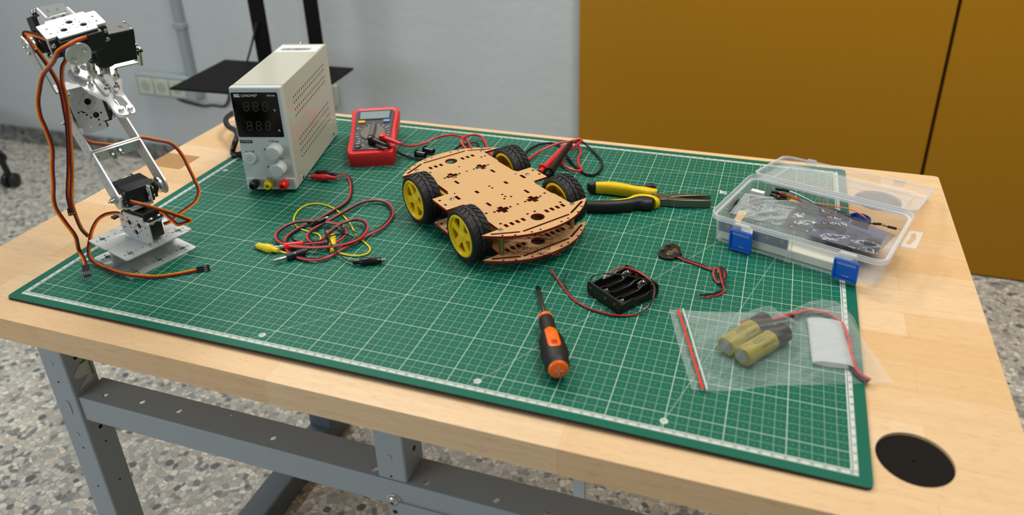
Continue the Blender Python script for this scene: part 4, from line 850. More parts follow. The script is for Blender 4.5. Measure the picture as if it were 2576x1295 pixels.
for i in range(49):
    f_ = i / 48; r_ = hr(f_); rib = 1.0 if 0.40 < f_ < 0.80 else 0.0
    rings.append([T1 + SA * (0.002 + f_ * (LH - 0.003)) + (SU * math.cos(2 * PI * k / n) + SN * math.sin(2 * PI * k / n)) * (r_ + rib * 0.0005 * (1 if (i % 3 == 0) else -0.4) * (1 if abs(math.sin(2 * PI * k / n)) < 0.80 else 0)) for k in range(n)])
m = MB(); m.loft(rings); m.build('handle', mat('tool_rubber', '#191512', 0.55), sd, smooth=1.0)
# orange inlay hugging the handle's top, ending in a hanging hole
def inlay(w, f0, f1, lift_, name, mt, par, cx=0.0):
    m = MB(); pts = []; rows = 26; K = 10; vs = []
    for i in range(rows + 1):
        s_ = i / rows; f_ = f0 + (f1 - f0) * s_; e = min(s_, 1 - s_) * (f1 - f0) * LH; ww = w * (math.sqrt(max(0.0, 1 - (1 - min(1, e / w)) ** 2)))
        for k in range(K + 1):
            a = (-1 + 2 * k / K) * ww; r_ = hr(f_) + lift_; th = a / r_ + cx
            vs.append(T1 + SA * (0.002 + f_ * (LH - 0.003)) + (SU * math.sin(th) + SN * math.cos(th)) * r_)
    o_ = [v - SN * 0.0025 for v in vs]; q = len(vs); fs = []
    for i in range(rows):
        for k in range(K):
            a = i * (K + 1) + k; fs.append((a, a + 1, a + K + 2, a + K + 1)); fs.append((q + a, q + a + K + 1, q + a + K + 2, q + a + 1))
    for i in range(rows):
        for k in (0, K): a = i * (K + 1) + k; fs.append((a, a + K + 1, q + a + K + 1, q + a))
    m.add(vs + o_, fs); return m.build(name, mt, par, smooth=0.9)
inl = inlay(0.0062, 0.33, 0.80, 0.0007, 'inlay', mat('tool_orange', ''), sd)
inlay(0.0030, 0.67, 0.76, 0.00085, 'hanging_hole', mat('hole_red_orange', '#b5220c', 0.5), inl)
m = MB(); m.lathe([(0.0094, -0.0022), (0.0096, 0.0), (0.0082, 0.0018), (0.0040, 0.0030), (0.0001, 0.0032)], T1 + SA * (LH - 0.001), SA, 32); cap = m.build('end_cap', mat('tool_orange', ''), sd)
m = MB(frame(T1 + SA * (LH + 0.00225), SU, SN, SA)); m.box(-0.0042, -0.0006, 0, 0.0042, 0.0006, 0.0004); m.box(-0.0006, -0.0042, 0, 0.0006, 0.0042, 0.0004); m.build('cross_mark', mat('faint_mark', '#d9938a', 0.5), cap, smooth=0)

# ------------------------------------------------------------------ four cell battery holder
kb = lambda x, y, z: at(1300 + x / 4.293, 600 + y / 4.293, z)
hf, hx, hy = V((0.6088, 0.1798, 0)), V((0.806, -0.574, 0)).normalized(), V((0.690, 0.724, 0))
hy = V((-hx.y, hx.x, 0)); HW, HL = 0.0520, 0.0570
HM = frame(hf, hx, hy, EZ)
bh = thing('battery_holder', 'black open four cell battery holder with red and black wires', 'battery holder', hf + hx * HW / 2 + hy * HL / 2)
HB = mat('holder_black', '#121213', 0.36)
m = MB(HM); m.box(0.001, 0.002, 0.0004, HW - 0.001, HL - 0.002, 0.0022); m.build('floor_plate', HB, bh, bevel=0.0004)
ew = fillet([(0, 0.0003), (HW, 0.0003), (HW, 0.0165), (0, 0.0165)], 0.0048, 5); ew = [p for p in ew if p[1] > 0.0001]
for y in (0.0, HL - 0.0022):
    M_ = HM @ Matrix(((1, 0, 0, 0), (0, 0, 1, y), (0, 1, 0, 0), (0, 0, 0, 1))); m = MB(M_); m.prism(ew, 0.0, 0.0022); m.build('end_wall', HB, bh, bevel=0.0004)
for i in range(5):
    x = 0.0012 + i * (HW - 0.0024) / 4; hgt = 0.0115 if i in (0, 4) else 0.0085; L0, L1 = 0.0022, HL - 0.0022
    prf = [(L0, 0.001), (L1, 0.001), (L1, hgt + 0.003), (L1 - 0.010, hgt + 0.003), (L1 - 0.015, hgt), (L0 + 0.015, hgt), (L0 + 0.010, hgt + 0.003), (L0, hgt + 0.003)]
    if i in (0, 4): prf = [(L0, 0.0005), (L1, 0.0005), (L1, hgt), (L1 - 0.012, hgt), (L1 - 0.014, hgt - 0.002), (L0 + 0.02, hgt - 0.002), (L0 + 0.018, hgt + 0.001), (L0, hgt)]
    M_ = HM @ Matrix(((0, 0, 1, x), (1, 0, 0, 0), (0, 1, 0, 0), (0, 0, 0, 1))); m = MB(M_); m.prism(prf, -0.0009, 0.0009); m.build('divider' if 0 < i < 4 else 'side_wall', HB, bh, bevel=0.0003)
for i in range(4):
    x = 0.0012 + (i + .5) * (HW - 0.0024) / 4
    m = MB(HM); pts = [(x + 0.0046 * math.cos(t_), 0, 0.0075 + 0.0046 * math.sin(t_)) for t_ in [k * PI / 8 for k in range(16)]]
    m.add([(a, 0.006, b) for a, _, b in pts] + [(a, HL - 0.006, b) for a, _, b in pts], [])
    y0, dr = (0.0026, 1) if i % 2 else (HL - 0.0026, -1)
    hx_ = [HM @ V((x + (0.0042 - 0.0016 * k / 56) * math.cos(k * 0.5), y0 + dr * k * 0.00017, 0.0082 + (0.0042 - 0.0016 * k / 56) * math.sin(k * 0.5))) for k in range(57)]
    m = MB(); m.tube(hx_, 0.00042, 6); m.build('spring', STEEL, bh)
    y1 = HL - 0.0024 if i % 2 else 0.0024; m = MB(HM); m.box(x - 0.0032, y1 - 0.0002, 0.005, x + 0.0032, y1 + 0.0002, 0.0125); m.build('contact', BRASS, bh, bevel=0.0001)
for x in (0.0065, 0.0305, 0.0445):
    m = MB(); m.cyl(HM @ V((x, 0.0004, 0.0105)), HM @ V((x, -0.0005, 0.0105)), 0.0013, 14); m.build('rivet', BRASS, bh)
rp = [(965, 412, .013), (1050, 340, .017), (1140, 313, .019), (1225, 321, .0195), (1330, 370, .0195), (1430, 438, .0195), (1485, 520, .0185), (1480, 620, .014), (1440, 710, .008), (1350, 790, .0028), (1240, 828, .0016), (1130, 830, .0014), (1020, 818, .0014), (890, 786, .0014), (760, 742, .0014), (630, 672, .0014), (530, 565, .0014), (440, 440, .002), (365, 328, .004)]
kq = [(790, 452, .0150), (830, 402, .0185), (920, 381, .0195), (1040, 383, .0195), (1180, 396, .0195), (1330, 426, .0205), (1430, 447, .0205), (1488, 520, .0200), (1470, 640, .0142), (1425, 735, .0075), (1320, 805, .0024), (1200, 838, .0010), (1050, 838, .0010), (900, 802, .0010), (750, 752, .0010), (640, 672, .0010), (562, 585, .0012), (524, 505, .003), (520, 440, .005), (543, 375, .007)]
m = MB(); m.tube(cr(path(rp, f=kb), 7), 0.00085, 8); w = m.build('red_wire', RED, bh); m = MB(); e = path(rp, f=kb); m.cyl(e[-1], e[-1] + (e[-1] - e[-2]) * 0.13, 0.0004, 6); m.build('stripped_end', STEEL, w)
m = MB(); m.tube(cr(path(kq, f=kb), 7), 0.00080, 8); m.build('black_wire', BWJ, bh)

# ------------------------------------------------------------------ battery snap
sn = thing('battery_snap', 'black battery snap connector with four metal studs and a knotted wire pair', 'battery snap', (0.68, 0.285, 0))
body = [(1527, 150), (1545, 118), (1590, 92), (1605, 62), (1660, 42), (1722, 58), (1768, 90), (1770, 140), (1788, 158), (1750, 178), (1738, 190), (1700, 205), (1692, 218), (1640, 208), (1618, 212), (1560, 190), (1530, 170)]
sb = [tuple(kb(x, y, .0042)[:2]) for x, y in body]
m = MB(); m.prism(sb, 0.0004, 0.0042); s_o = m.build('snap_body', mat('snap_vinyl', '#1a191a', 0.35, bump=0.3, bscale=400), sn, bevel=0.0009, seg=2)
for (x, y), rr_, hx6 in (((1572, 118), .0031, True), ((1643, 70), .0031, True), ((1650, 152), .0027, False), ((1708, 128), .0027, False)):
    p = kb(x, y, .0055) - EZ * 0.0015
    if hx6:
        m = MB(); m.lathe([(rr_ * 0.8, 0), (rr_ * 0.9, 0.0015), (rr_, 0.0040), (rr_ * 0.86, 0.0044), (rr_ * .8, 0.003), (0.0001, 0.003)], p, EZ, 6); m.build('female_stud', STEEL, sn, smooth=0.3)
    else:
        m = MB(); m.lathe([(rr_ * 1.4, 0.0003), (rr_ * 1.4, 0.0006), (rr_ * .95, 0.0008), (rr_, 0.0024), (rr_ * 0.85, 0.0030), (0.0001, 0.0030)], p, EZ, 18); m.build('male_stud', STEEL, sn)
def snapwire(off, mt, nm, ends):
    base = [(1725, 190, .003), (1830, 235, .0022), (1950, 275, .0022), (2060, 315, .0026), (2125, 335, .004)]
    loop = [(2165, 312, .0068), (2225, 335, .0075), (2250, 400, .0062), (2225, 465, .004), (2180, 470, .0030), (2140, 425, .003), (2128, 360, .0052), (2160, 318, .0085), (2195, 340, .0092), (2205, 400, .0085), (2225, 470, .0070), (2240, 520, .0045)]
    P = path(base + loop, f=kb); P = [p + V((off * .6, off * .9, 0)) for p in P]; tail = [kb(*q) for q in ends]
    m = MB(); m.tube(cr(P + tail, 6), 0.00085, 8); o = m.build(nm, mt, sn)
    m = MB(); d_ = (tail[-1] - tail[-2]).normalized(); m.cyl(tail[-1], tail[-1] + d_ * 0.0055, 0.00035, 6); m.build('stripped_end', STEEL, o)
snapwire(0.0009, mat('snap_black', '#151414', 0.35), 'black_wire', [(2205, 560, .0018), (2130, 590, .0012), (2050, 603, .001), (1975, 607, .001)])
snapwire(-0.0009, mat('snap_red', '#cc2229', 0.33), 'red_wire', [(2245, 560, .0022), (2205, 595, .0014), (2130, 622, .001), (2050, 640, .001)])
snapwire(0.0022, mat('snap_black', ''), 'black_wire', [(2200, 575, .0020), (2140, 605, .0022), (2080, 622, .002), (2005, 634, .0012)])
# ------------------------------------------------------------------ clear film and milky plastic
def film(name, fac, col, rough, wrinkle=0.0, wscale=60.0, tint=(1, 1, 1, 1), glossy=0.5):
    t = NT(name); nt = t.nt; b = t.b; b.inputs['Base Color'].default_value = rgb(col); b.inputs['Roughness'].default_value = rough; b.inputs['Specular IOR Level'].default_value = glossy
    tr = nt.nodes.new('ShaderNodeBsdfTransparent'); tr.inputs[0].default_value = tint
    lw = nt.nodes.new('ShaderNodeLayerWeight'); lw.inputs[0].default_value = 0.35
    mx = nt.nodes.new('ShaderNodeMixShader'); out = nt.nodes['Material Output']
    f = t.math('MINIMUM', t.math('ADD', fac, t.math('MULTIPLY', lw.outputs['Facing'], 0.30)), 0.95)
    if wrinkle:
        h = t.noise(t.tc.outputs['Object'], wscale, 3, 0.55); t.bump(h, wrinkle, 0.004)
    nt.links.new(f, mx.inputs[0]); nt.links.new(tr.outputs[0], mx.inputs[1]); nt.links.new(b.outputs[0], mx.inputs[2]); nt.links.new(mx.outputs[0], out.inputs[0])
    return t.m
BAG = film('clear_bag_film', 0.03, '#dfe6e4', 0.09, 0.35, 55)
MILK = film('milky_polypropylene', 0.115, '#dfe4e6', 0.16, 0.0)
MILKT = film('milky_thick_edge', 0.24, '#e4e8ea', 0.18, 0.0)

# ------------------------------------------------------------------ zip bag
gz = lambda x, y, z: at(1640 + x / 4.025, 740 + y / 4.025, z)
bag = thing('zip_bag', 'clear zip bag with a red closing stripe holding two gold cells', 'plastic bag', (0.80, 0.15, 0))
tl_, bl_, br_, tr_ = gz(175, 152, .001), gz(405, 962, .001), gz(2440, 892, .001), gz(1930, 102, .001)
edge_t = cr([tl_, gz(500, 172, .001), gz(1000, 182, .001), gz(1600, 160, .001), tr_], 8); edge_b = cr([bl_, gz(560, 975, .001), gz(860, 975, .001), gz(1200, 928, .001), gz(1700, 915, .001), br_], 8)
edge_l = cr([tl_, gz(260, 480, .001), gz(340, 760, .001), bl_], 8); edge_r = cr([tr_, gz(2100, 390, .001), gz(2300, 680, .001), br_], 8)
def samp(e, t): k = t * (len(e) - 1); i = min(int(k), len(e) - 2); return e[i].lerp(e[i + 1], k - i)
c1a, c1b, c2a, c2b = gz(745, 530, .0102), gz(1140, 275, .0102), gz(915, 635, .0102), gz(1330, 385, .0102)
c1b = c1b + (c1b - c1a) * 0.04; c2b = c2b + (c2b - c2a) * 0.04
def segd(p, a, b):
    ab = V((b.x - a.x, b.y - a.y, 0)); ap = V((p.x - a.x, p.y - a.y, 0)); t = max(0, min(1, ap.dot(ab) / ab.dot(ab))); return (ap - ab * t).length
rb = random.Random(11)
def bagz(p, s, t):
    e = min(s, 1 - s, t, 1 - t)
    d1 = segd(p, c1a, c2a.lerp(c2b, 0.0)); d = min(segd(p, c1a, c1b), segd(p, c2a, c2b), segd(p, (c1a + c2a) / 2, (c1b + c2b) / 2))
    h = 0.0206 * max(0.0, 1 - max(0.0, d - 0.0075) / 0.024) ** 1.25
    d3 = segd(p, gz(1745, 285, 0), gz(1830, 700, 0)); h = max(h, 0.0135 * max(0.0, 1 - max(0.0, d3 - 0.020) / 0.02) ** 1.4)
    w = 0.0010 * math.sin(37 * s + 11 * t) * math.sin(23 * t - 9 * s) + 0.0006 * math.sin(90 * s * t + 40 * t)
    return max(0.0012, h + (0.0022 + w) * min(1, e * 14))
NS, NTT = 90, 56; vs = []; fs = []
for lvl in (0, 1):
    for j in range(NTT + 1):
        for i in range(NS + 1):
            s_, t_ = i / NS, j / NTT
            p = samp(edge_t, s_) * (1 - t_) + samp(edge_b, s_) * t_ + samp(edge_l, t_) * (1 - s_) + samp(edge_r, t_) * s_ - (tl_ * (1 - s_) * (1 - t_) + tr_ * s_ * (1 - t_) + bl_ * (1 - s_) * t_ + br_ * s_ * t_)
            vs.append((p.x, p.y, 0.0006 if lvl == 0 else bagz(p, s_, t_)))
K = (NS + 1) * (NTT + 1)
for j in range(NTT):
    for i in range(NS):
        a = j * (NS + 1) + i; fs.append((K + a, K + a + 1, K + a + NS + 2, K + a + NS + 1)); fs.append((a, a + NS + 1, a + NS + 2, a + 1))
m = MB(); m.add(vs, fs); m.build('film', BAG, bag, smooth=1.5)
def bagtop(x, y): p = gz(x, y, .004); return V((p.x, p.y, 0.0048))
for nm, pts, w, mt in (('zip_stripe', ((262, 152), (320, 330), (372, 500), (430, 690), (516, 966)), 0.0011, mat('zip_red', '#d63222', 0.35)), ('zip_rail', ((312, 153), (372, 340), (430, 540), (490, 740), (560, 972)), 0.0009, mat('zip_white', '#b9c6c2', 0.3))):
    c = cr([bagtop(*q) for q in pts], 8); L_, R_ = side_by_side(c, w), side_by_side(c, -w); m = MB()
    m.loft([[l, r_, r_ + EZ * 0.0005, l + EZ * 0.0005] for l, r_ in zip(L_, R_)]); m.build(nm, mt, bag)
# the pack of two cells inside
GOLD = mat('gold_shrink', '#a89a2f', 0.30, 0.35); CEN = mat('cell_grey', '#8d8f90', 0.5)
pk = thing('battery_pack', 'pack of two gold rechargeable cells in the clear zip bag', 'battery pack', ((c1a + c2b) / 2) * 1.0 - EZ * 0.0102)
CR_ = 0.0098
for a, b in ((c1a, c1b), (c2a, c2b)):
    ax = (b - a).normalized(); L = (b - a).length; sd_ = ax.cross(EZ).normalized(); up2 = sd_.cross(ax)
    m = MB(); m.lathe([(0.0062, 0.0003), (0.0066, 0.0), (CR_ - 0.001, 0.0), (CR_, 0.001), (CR_, L * 0.66)], a, ax, 36); c_ = m.build('cell', GOLD, pk)
    m = MB(); m.lathe([(0.0063, -0.0001), (0.0063, 0.0004), (0.0001, 0.0004)], a - ax * 0.0002, ax, 28); m.build('cell_end', CEN, c_)
    m = MB(); m.lathe([(CR_ + 0.0002, L * 0.66), (CR_ + 0.0003, L * 0.97), (CR_ - 0.001, L), (0.0001, L)], a, ax, 36); m.build('black_wrap', mat('wrap_black', '#141416', 0.2), c_)
    m = MB()
    for s_, size, pos, th0 in (('4000mAh', 0.0085, 0.44, 0.10), ('3.7V', 0.0062, 0.11, 0.10), ('14650 battery', 0.0038, 0.44, 0.85)):
        v_, f_ = text_mesh(s_); o_ = []
        for q in v_:
            al = L * pos - q.x * size * -1 * 0.9; th = q.y * size / CR_ + th0 * -1
            o_.append(a + ax * al + (up2 * math.cos(th) - sd_ * math.sin(th)) * (CR_ + 0.00012))
        m.add(o_, f_)
    m.build('cell_lettering', mat('cell_ink', '#3a3a28', 0.5), c_, smooth=0, fix=False)
for k, (dx, mt, nm) in enumerate(((-0.0016, mat('pack_black', '#1c1d22', 0.35), 'black_wire'), (0.0006, mat('pack_red', '#c5372f', 0.35), 'red_wire'), (0.0022, mat('pack_red', ''), 'red_wire'), (-0.0034, mat('pack_black', ''), 'black_wire'))):
    pts = [(1215, 262, .010), (1400, 215, .007), (1560, 172, .004), (1700, 172, .0035), (1820, 218, .0035), (1920, 310, .004), (1975, 450, .004), (2000, 600, .0035), (2040, 730, .003), (2115, 822, .0028), (2205, 872, .0026)]
    m = MB(); m.tube(side_by_side(cr(path(pts, f=gz), 7), dx), 0.00095, 8); m.build(nm, mt, pk)
m = MB(); m.tube(cr([c1b - (c1b - c1a) * .42 + EZ * .006 + V((-.010, .004, 0)), gz(985, 262, .010), gz(950, 258, .009), gz(935, 272, .008)], 5), 0.0008, 6); m.build('tab_wire', mat('pack_red', ''), pk)
sl = thing('white_sleeve', 'flattened white plastic sleeve lying in the clear zip bag', 'sleeve', gz(1790, 500, 0))
A_, B_ = gz(1745, 268, .0042), gz(1835, 715, .0040); ax = (B_ - A_).normalized(); sd_ = ax.cross(EZ).normalized(); L = (B_ - A_).length; rings = []
for i, f_ in enumerate((0, 0.02, 0.1, 0.3, 0.6, 0.9, 1.0)):
    w = 0.0165 + 0.002 * f_; h = 0.0032 + 0.0004 * math.sin(6 * f_)
    rings.append([A_ + ax * L * f_ + sd_ * (w * math.cos(t)) + EZ * (h * math.sin(t)) for t in [2 * PI * k / 24 for k in range(24)]])
ins = [[p * 0.93 + (A_ + ax * L * f_) * 0.07 for p in r_] for r_, f_ in zip(rings, (0, 0.02, 0.1, 0.3, 0.6, 0.9, 1.0))]
m = MB(); m.loft(rings + list(reversed(ins)), closed=True); m.build('sleeve', film('sleeve_white', 0.32, '#d4d9da', 0.45), sl)

# ------------------------------------------------------------------ storage box
kc = lambda x, y: (1750 + x / 3.408, 360 + y / 3.408)
BX, BY = V((0.953, -0.303, 0)), V((0.303, 0.953, 0))
BC = V((0.8354, 0.3640, 0)); HX, HY, RIM = 0.0985, 0.0670, 0.038
BM = frame(BC, BX, BY, EZ)
sbx = thing('storage_box', 'open milky clear storage box with blue latches full of electronic parts', 'storage box', BC)
def rr3(hx, hy, r, z): return [(x, y, z) for x, y in rrect(-hx, -hy, hx, hy, r, 6)]
m = MB(BM)
m.loft([rr3(HX - 0.0065, HY - 0.0065, 0.010, 0.0002), rr3(HX - 0.005, HY - 0.005, 0.011, 0.0012), rr3(HX - 0.0028, HY - 0.0028, 0.012, RIM - 0.005), rr3(HX - 0.0040, HY - 0.0040, 0.011, RIM - 0.005), rr3(HX - 0.0062, HY - 0.0062, 0.010, 0.0022), rr3(HX - 0.0075, HY - 0.0075, 0.009, 0.0014)])
m.build('body', MILK, sbx, smooth=0.7)
m = MB(BM); m.loft([rr3(HX - 0.0040, HY - 0.0040, 0.011, RIM - 0.0065), rr3(HX + 0.0008, HY + 0.0008, 0.014, RIM - 0.0065), rr3(HX + 0.0012, HY + 0.0012, 0.014, RIM), rr3(HX - 0.0005, HY - 0.0005, 0.013, RIM + 0.0004), rr3(HX - 0.0015, HY - 0.0015, 0.013, RIM - 0.004), rr3(HX - 0.0040, HY - 0.0040, 0.011, RIM - 0.004)], closed=True)
m.build('rim', MILKT, sbx, smooth=0.6)
for x in (-0.004, -0.0005):
    m = MB(BM); m.box(x - 0.0006, -HY + 0.0012, 0.002, x + 0.0006, -HY + 0.004, RIM - 0.006); m.build('divider_rib', MILKT, sbx)
    m = MB(BM); m.box(x - 0.0006, HY - 0.004, 0.002, x + 0.0006, HY - 0.0012, RIM - 0.006); m.build('divider_rib', MILKT, sbx)
# lid folded back and leaning down behind the box
hz, oz = RIM - 0.001, 0.0128
lt = math.asin((hz - oz) / 0.134)
LY = BY * math.cos(lt) - EZ * math.sin(lt); LN = BX.cross(LY)
LM = frame(BC + BY * (HY + 0.0035) + EZ * hz, BX, LY, LN); LD = 0.131
def lr(ix, iy0, iy1, r, z): return [(x, y, z) for x, y in rrect(-HX + ix, iy0, HX - ix, LD - iy1, r, 6)]
m = MB(LM); m.loft([lr(0.004, 0.004, 0.004, 0.010, -0.011), lr(0.002, 0.002, 0.002, 0.012, -0.009), lr(0.0, 0.0, 0.0, 0.013, 0.0), lr(0.0016, 0.0016, 0.0016, 0.012, 0.0), lr(0.0036, 0.0036, 0.0036, 0.011, -0.0085), lr(0.0056, 0.0056, 0.0056, 0.010, -0.0095)]); lid = m.build('lid', MILK, sbx, smooth=0.7)
m = MB(LM); m.loft([lr(0.0, 0.0, 0.0, 0.013, -0.0018), lr(-0.0010, -0.001, -0.0010, 0.014, -0.0012), lr(-0.0010, -0.001, -0.0010, 0.014, 0.0006), lr(0.0018, 0.0018, 0.0018, 0.012, 0.0006), lr(0.0018, 0.0018, 0.0018, 0.012, -0.0018)], closed=True); m.build('lid_rim', MILKT, lid, smooth=0.6)
m = MB(LM); m.loft([lr(0.017, 0.017, 0.017, 0.008, -0.0095), lr(0.0178, 0.0178, 0.0178, 0.008, -0.0075), lr(0.0192, 0.0192, 0.0192, 0.007, -0.0075), lr(0.0198, 0.0198, 0.0198, 0.007, -0.0095)], closed=True); m.build('lid_ridge', MILKT, lid, smooth=0.6)
for px, py in ((996, 158), (1748, 325)):
    q = LM.inverted() @ onpl(*kc(px, py), LM @ V((0, LD, 0)), LN); m = MB(LM); m.box(q.x - 0.0062, LD - 0.003, -0.006, q.x + 0.0062, LD + 0.0035, 0.0022); m.build('lid_catch', MILKT, lid, bevel=0.0008)
m = MB(BM); m.box(-HX + 0.012, HY - 0.001, RIM - 0.004, HX - 0.012, HY + 0.0045, RIM - 0.0022); m.build('living_hinge', MILKT, sbx)
# latches on the front wall
FP = BC - BY * (HY + 0.0042)
BLUE = mat('latch_blue', '#1463cf', 0.35)
def fpt(x, y): q = onpl(*kc(x, y), FP, BY) - BC; return q.dot(BX), q.z
for cs_ in (((300, 738), (492, 786), (468, 948), (280, 898)), ((1190, 985), (1405, 1037), (1380, 1203), (1163, 1143))):
    P_ = [fpt(*q) for q in cs_]; x0, x1 = (P_[0][0] + P_[3][0]) / 2, (P_[1][0] + P_[2][0]) / 2; z1, z0 = (P_[0][1] + P_[1][1]) / 2, (P_[2][1] + P_[3][1]) / 2
    z0 = max(z0, 0.0015); yf = -HY - 0.0042; zt = min(z1, RIM - 0.012); xm = (x0 + x1) / 2
    MF = frame(BM @ V((0, yf, 0)), BX, EZ, -BY)
    m = MB(MF); hs_ = rrect(x0 + 0.0035, z0 + 0.0045, x1 - 0.0035, z0 + 0.0070, 0.0003, 2)
    m.plate([rrect(x0, z0, x1, z1, 0.0012), [(xm - 0.0042, z0 + 0.0032), (xm + 0.0042, z0 + 0.0032), (xm + 0.0042, z0 + 0.0052), (xm - 0.0042, z0 + 0.0052)]], -0.0022, -0.0004)
    la = m.build('latch', BLUE, sbx, bevel=0.0003)
    m = MB(MF); m.box(x0, z0, -0.002, x0 + 0.0022, z1 + 0.0005, 0.0020); m.box(x1 - 0.0022, z0, -0.002, x1, z1 + 0.0005, 0.0020); m.box(x0, z0, -0.002, x1, z0 + 0.0022, 0.0020); m.build('latch_frame', BLUE, la, bevel=0.0004)
    m = MB(); m.cyl(MF @ V((x0 + 0.001, z1 - 0.0005, 0.0006)), MF @ V((x1 - 0.001, z1 - 0.0005, 0.0006)), 0.0019, 14); m.build('latch_pivot', BLUE, la)
    m = MB(MF); m.box(x0 + 0.0028, z1 - 0.0060, -0.0012, x1 - 0.0028, z1 + 0.0075, 0.0008); m.box(x0 + 0.0045, z1 + 0.0075, -0.004, x1 - 0.0045, z1 + 0.0092, 0.0012); m.build('latch_lug', MILKT, la, bevel=0.0004)
ht = [tuple((BM.inverted() @ at(*kc(x, y), 0.0335))[:2]) for x, y in ((1835, 748), (1955, 765), (1890, 903), (1755, 885))]
hh = [tuple((BM.inverted() @ at(*kc(x, y), 0.0335))[:2]) for x, y in ((1850, 778), (1880, 768), (1893, 790), (1885, 812), (1893, 826), (1868, 838), (1845, 868), (1812, 868), (1805, 850), (1838, 820))]
m = MB(BM); m.plate([fillet(ht, 0.0022), fillet(hh, 0.001)], 0.0325, 0.0337); m.build('hanging_tab', MILKT, sbx, bevel=0.0002)
# ---- what lies in the box
m = MB(BM); m.box(-0.088, -0.0565, 0.0024, 0.060, -0.030, 0.0135)
o = m.build('foam_block', mat('cream_foam', '#d8d6c2', 0.8, bump=0.3, bscale=900), bevel=0.0015); tag(o, 'cream foam block along the front wall inside the storage box', 'foam block')
for nm, x0, x1, lb, rx in (('circuit_board', -0.090, -0.062, 'small dark blue circuit board standing at the corner of the storage box', (-0.078,)), ('circuit_board', -0.0480, -0.006, 'longer dark blue circuit board standing behind the front wall of the storage box', (-0.030, -0.013))):
    m = MB(BM); m.box(x0, -0.0595, 0.0140, x1, -0.0575, 0.0290); o = m.build(nm, mat('board_navy', '#26355a', 0.35), bevel=0.0003); tag(o, lb, 'circuit board')
    for x in rx:
        m = MB(); m.lathe([(0.0014, 0), (0.0014, 0.0004), (0.0022, 0.0004), (0.0022, 0)], BM @ V((x, -0.0599, 0.0235)), -BY, 16); h_ = m.build('plated_hole', BRASS, o)
def bz(x, y, z): return at(*kc(x, y), z)
# big board in its silvery bag
bd = [(1085, 545), (1240, 600), (1390, 650), (1610, 745), (1600, 860), (1560, 955), (1330, 905), (1080, 835), (1000, 800), (1010, 690)]
PB_ = [(BM.inverted() @ bz(x, y, .0205)) for x, y in ((1065, 560), (1640, 770), (1545, 950), (985, 790))]
pb0 = thing('development_board', 'large pale blue circuit board with brown chips in a silvery bag in the box', 'circuit board', bz(1320, 750, 0.0190))
m = MB(BM); m.prism([(p.x, p.y) for p in PB_], 0.0190, 0.0205); m.build('board', mat('board_lilac', '#8389a6', 0.4), pb0, bevel=0.0002)
e0, e1, e3 = PB_[0], PB_[1], PB_[3]
def bp2(u, v): p = e0 + (e1 - e0) * u + (e3 - e0) * v; return p
CH = mat('chip_brown', '#4d463a', 0.45)
ub = (BM.to_3x3() @ (e1 - e0)).normalized(); vb = EZ.cross(ub) * -1
for u, v, w, d, h, nm in ((0.26, 0.52, 0.030, 0.0075, 0.0045, 'chip'), (0.12, 0.15, 0.016, 0.011, 0.0085, 'usb_socket'), (0.36, 0.10, 0.017, 0.0024, 0.0085, 'pin_header'), (0.62, 0.12, 0.020, 0.0024, 0.0085, 'pin_header'), (0.84, 0.68, 0.014, 0.010, 0.010, 'power_jack'), (0.08, 0.65, 0.012, 0.004, 0.003, 'chip'), (0.60, 0.84, 0.010, 0.004, 0.003, 'chip')):
    c = BM @ bp2(u, v); m = MB(frame(c + EZ * 0.0205 - EZ * c.z, ub, EZ.cross(ub), EZ)); m.box(-w / 2, -d / 2, 0, w / 2, d / 2, h); m.build(nm, CH, pb0, bevel=0.0003)
for u, v in ((0.585, 0.60), (0.665, 0.62)):
    c = BM @ bp2(u, v); m = MB(); m.lathe([(0.0026, 0), (0.0026, 0.0050), (0.0022, 0.0054), (0.0001, 0.0054)], V((c.x, c.y, 0.0205)), EZ, 20); m.build('capacitor', mat('capacitor_can', '#a9adb0', 0.3, 0.6), pb0)
m = MB(); 
for k in range(14):
    c = BM @ bp2(0.13 + 0.020 * k, 0.405); mm = MB(frame(V((c.x, c.y, 0.0206)), ub, EZ.cross(ub), EZ)); mm.box(-0.0005, -0.0011, 0, 0.0005, 0.0011, 0.0035); m.add(mm.v, mm.f)
m.build('chip_pins', mat('pin_tin', '#c9cbc9', 0.3, 0.8), pb0, smooth=0)
def crumple(name, label, cat, quad, z, amp, mtl, seed, nx=64, ny=44, dome=0.004, thing_z=None, freq=9):
    r_ = random.Random(seed); wv = [(r_.uniform(3, freq), r_.uniform(3, freq), r_.uniform(0, 6), r_.uniform(.3, 1)) for _ in range(9)]
    P_ = [BM.inverted() @ bz(x, y, z) for x, y in quad]; vs = []; fs = []
    for lv in (0, 1):
        for j in range(ny + 1):
            for i in range(nx + 1):
                s_, t_ = i / nx, j / ny; p = P_[0] * (1 - s_) * (1 - t_) + P_[1] * s_ * (1 - t_) + P_[2] * s_ * t_ + P_[3] * (1 - s_) * t_
                h = sum(w * (abs(math.sin(a * s_ * 2 + b * t_ * 2 + c)) - 0.5) for a, b, c, w in wv) / 3.2
                e = min(1, min(s_, 1 - s_, t_, 1 - t_) * 9)
                vs.append((p.x, p.y, z + (dome * math.sin(PI * s_) * math.sin(PI * t_) + h * amp * (0.35 + 0.65 * e)) - (0.0004 if lv == 0 else 0)))
    K = (nx + 1) * (ny + 1)
    for j in range(ny):
        for i in range(nx):
            a = j * (nx + 1) + i; fs.append((K + a, K + a + 1, K + a + nx + 2, K + a + nx + 1)); fs.append((a, a + nx + 1, a + nx + 2, a + 1))
    m = MB(BM); m.add(vs, fs); o = m.build(name, mtl, smooth=1.2); return tag(o, label, cat)
SILV = film('silvery_bag_film', 0.15, '#8a8f96', 0.05, 0.8, 45, (0.84, 0.82, 0.83, 1), 1.0)
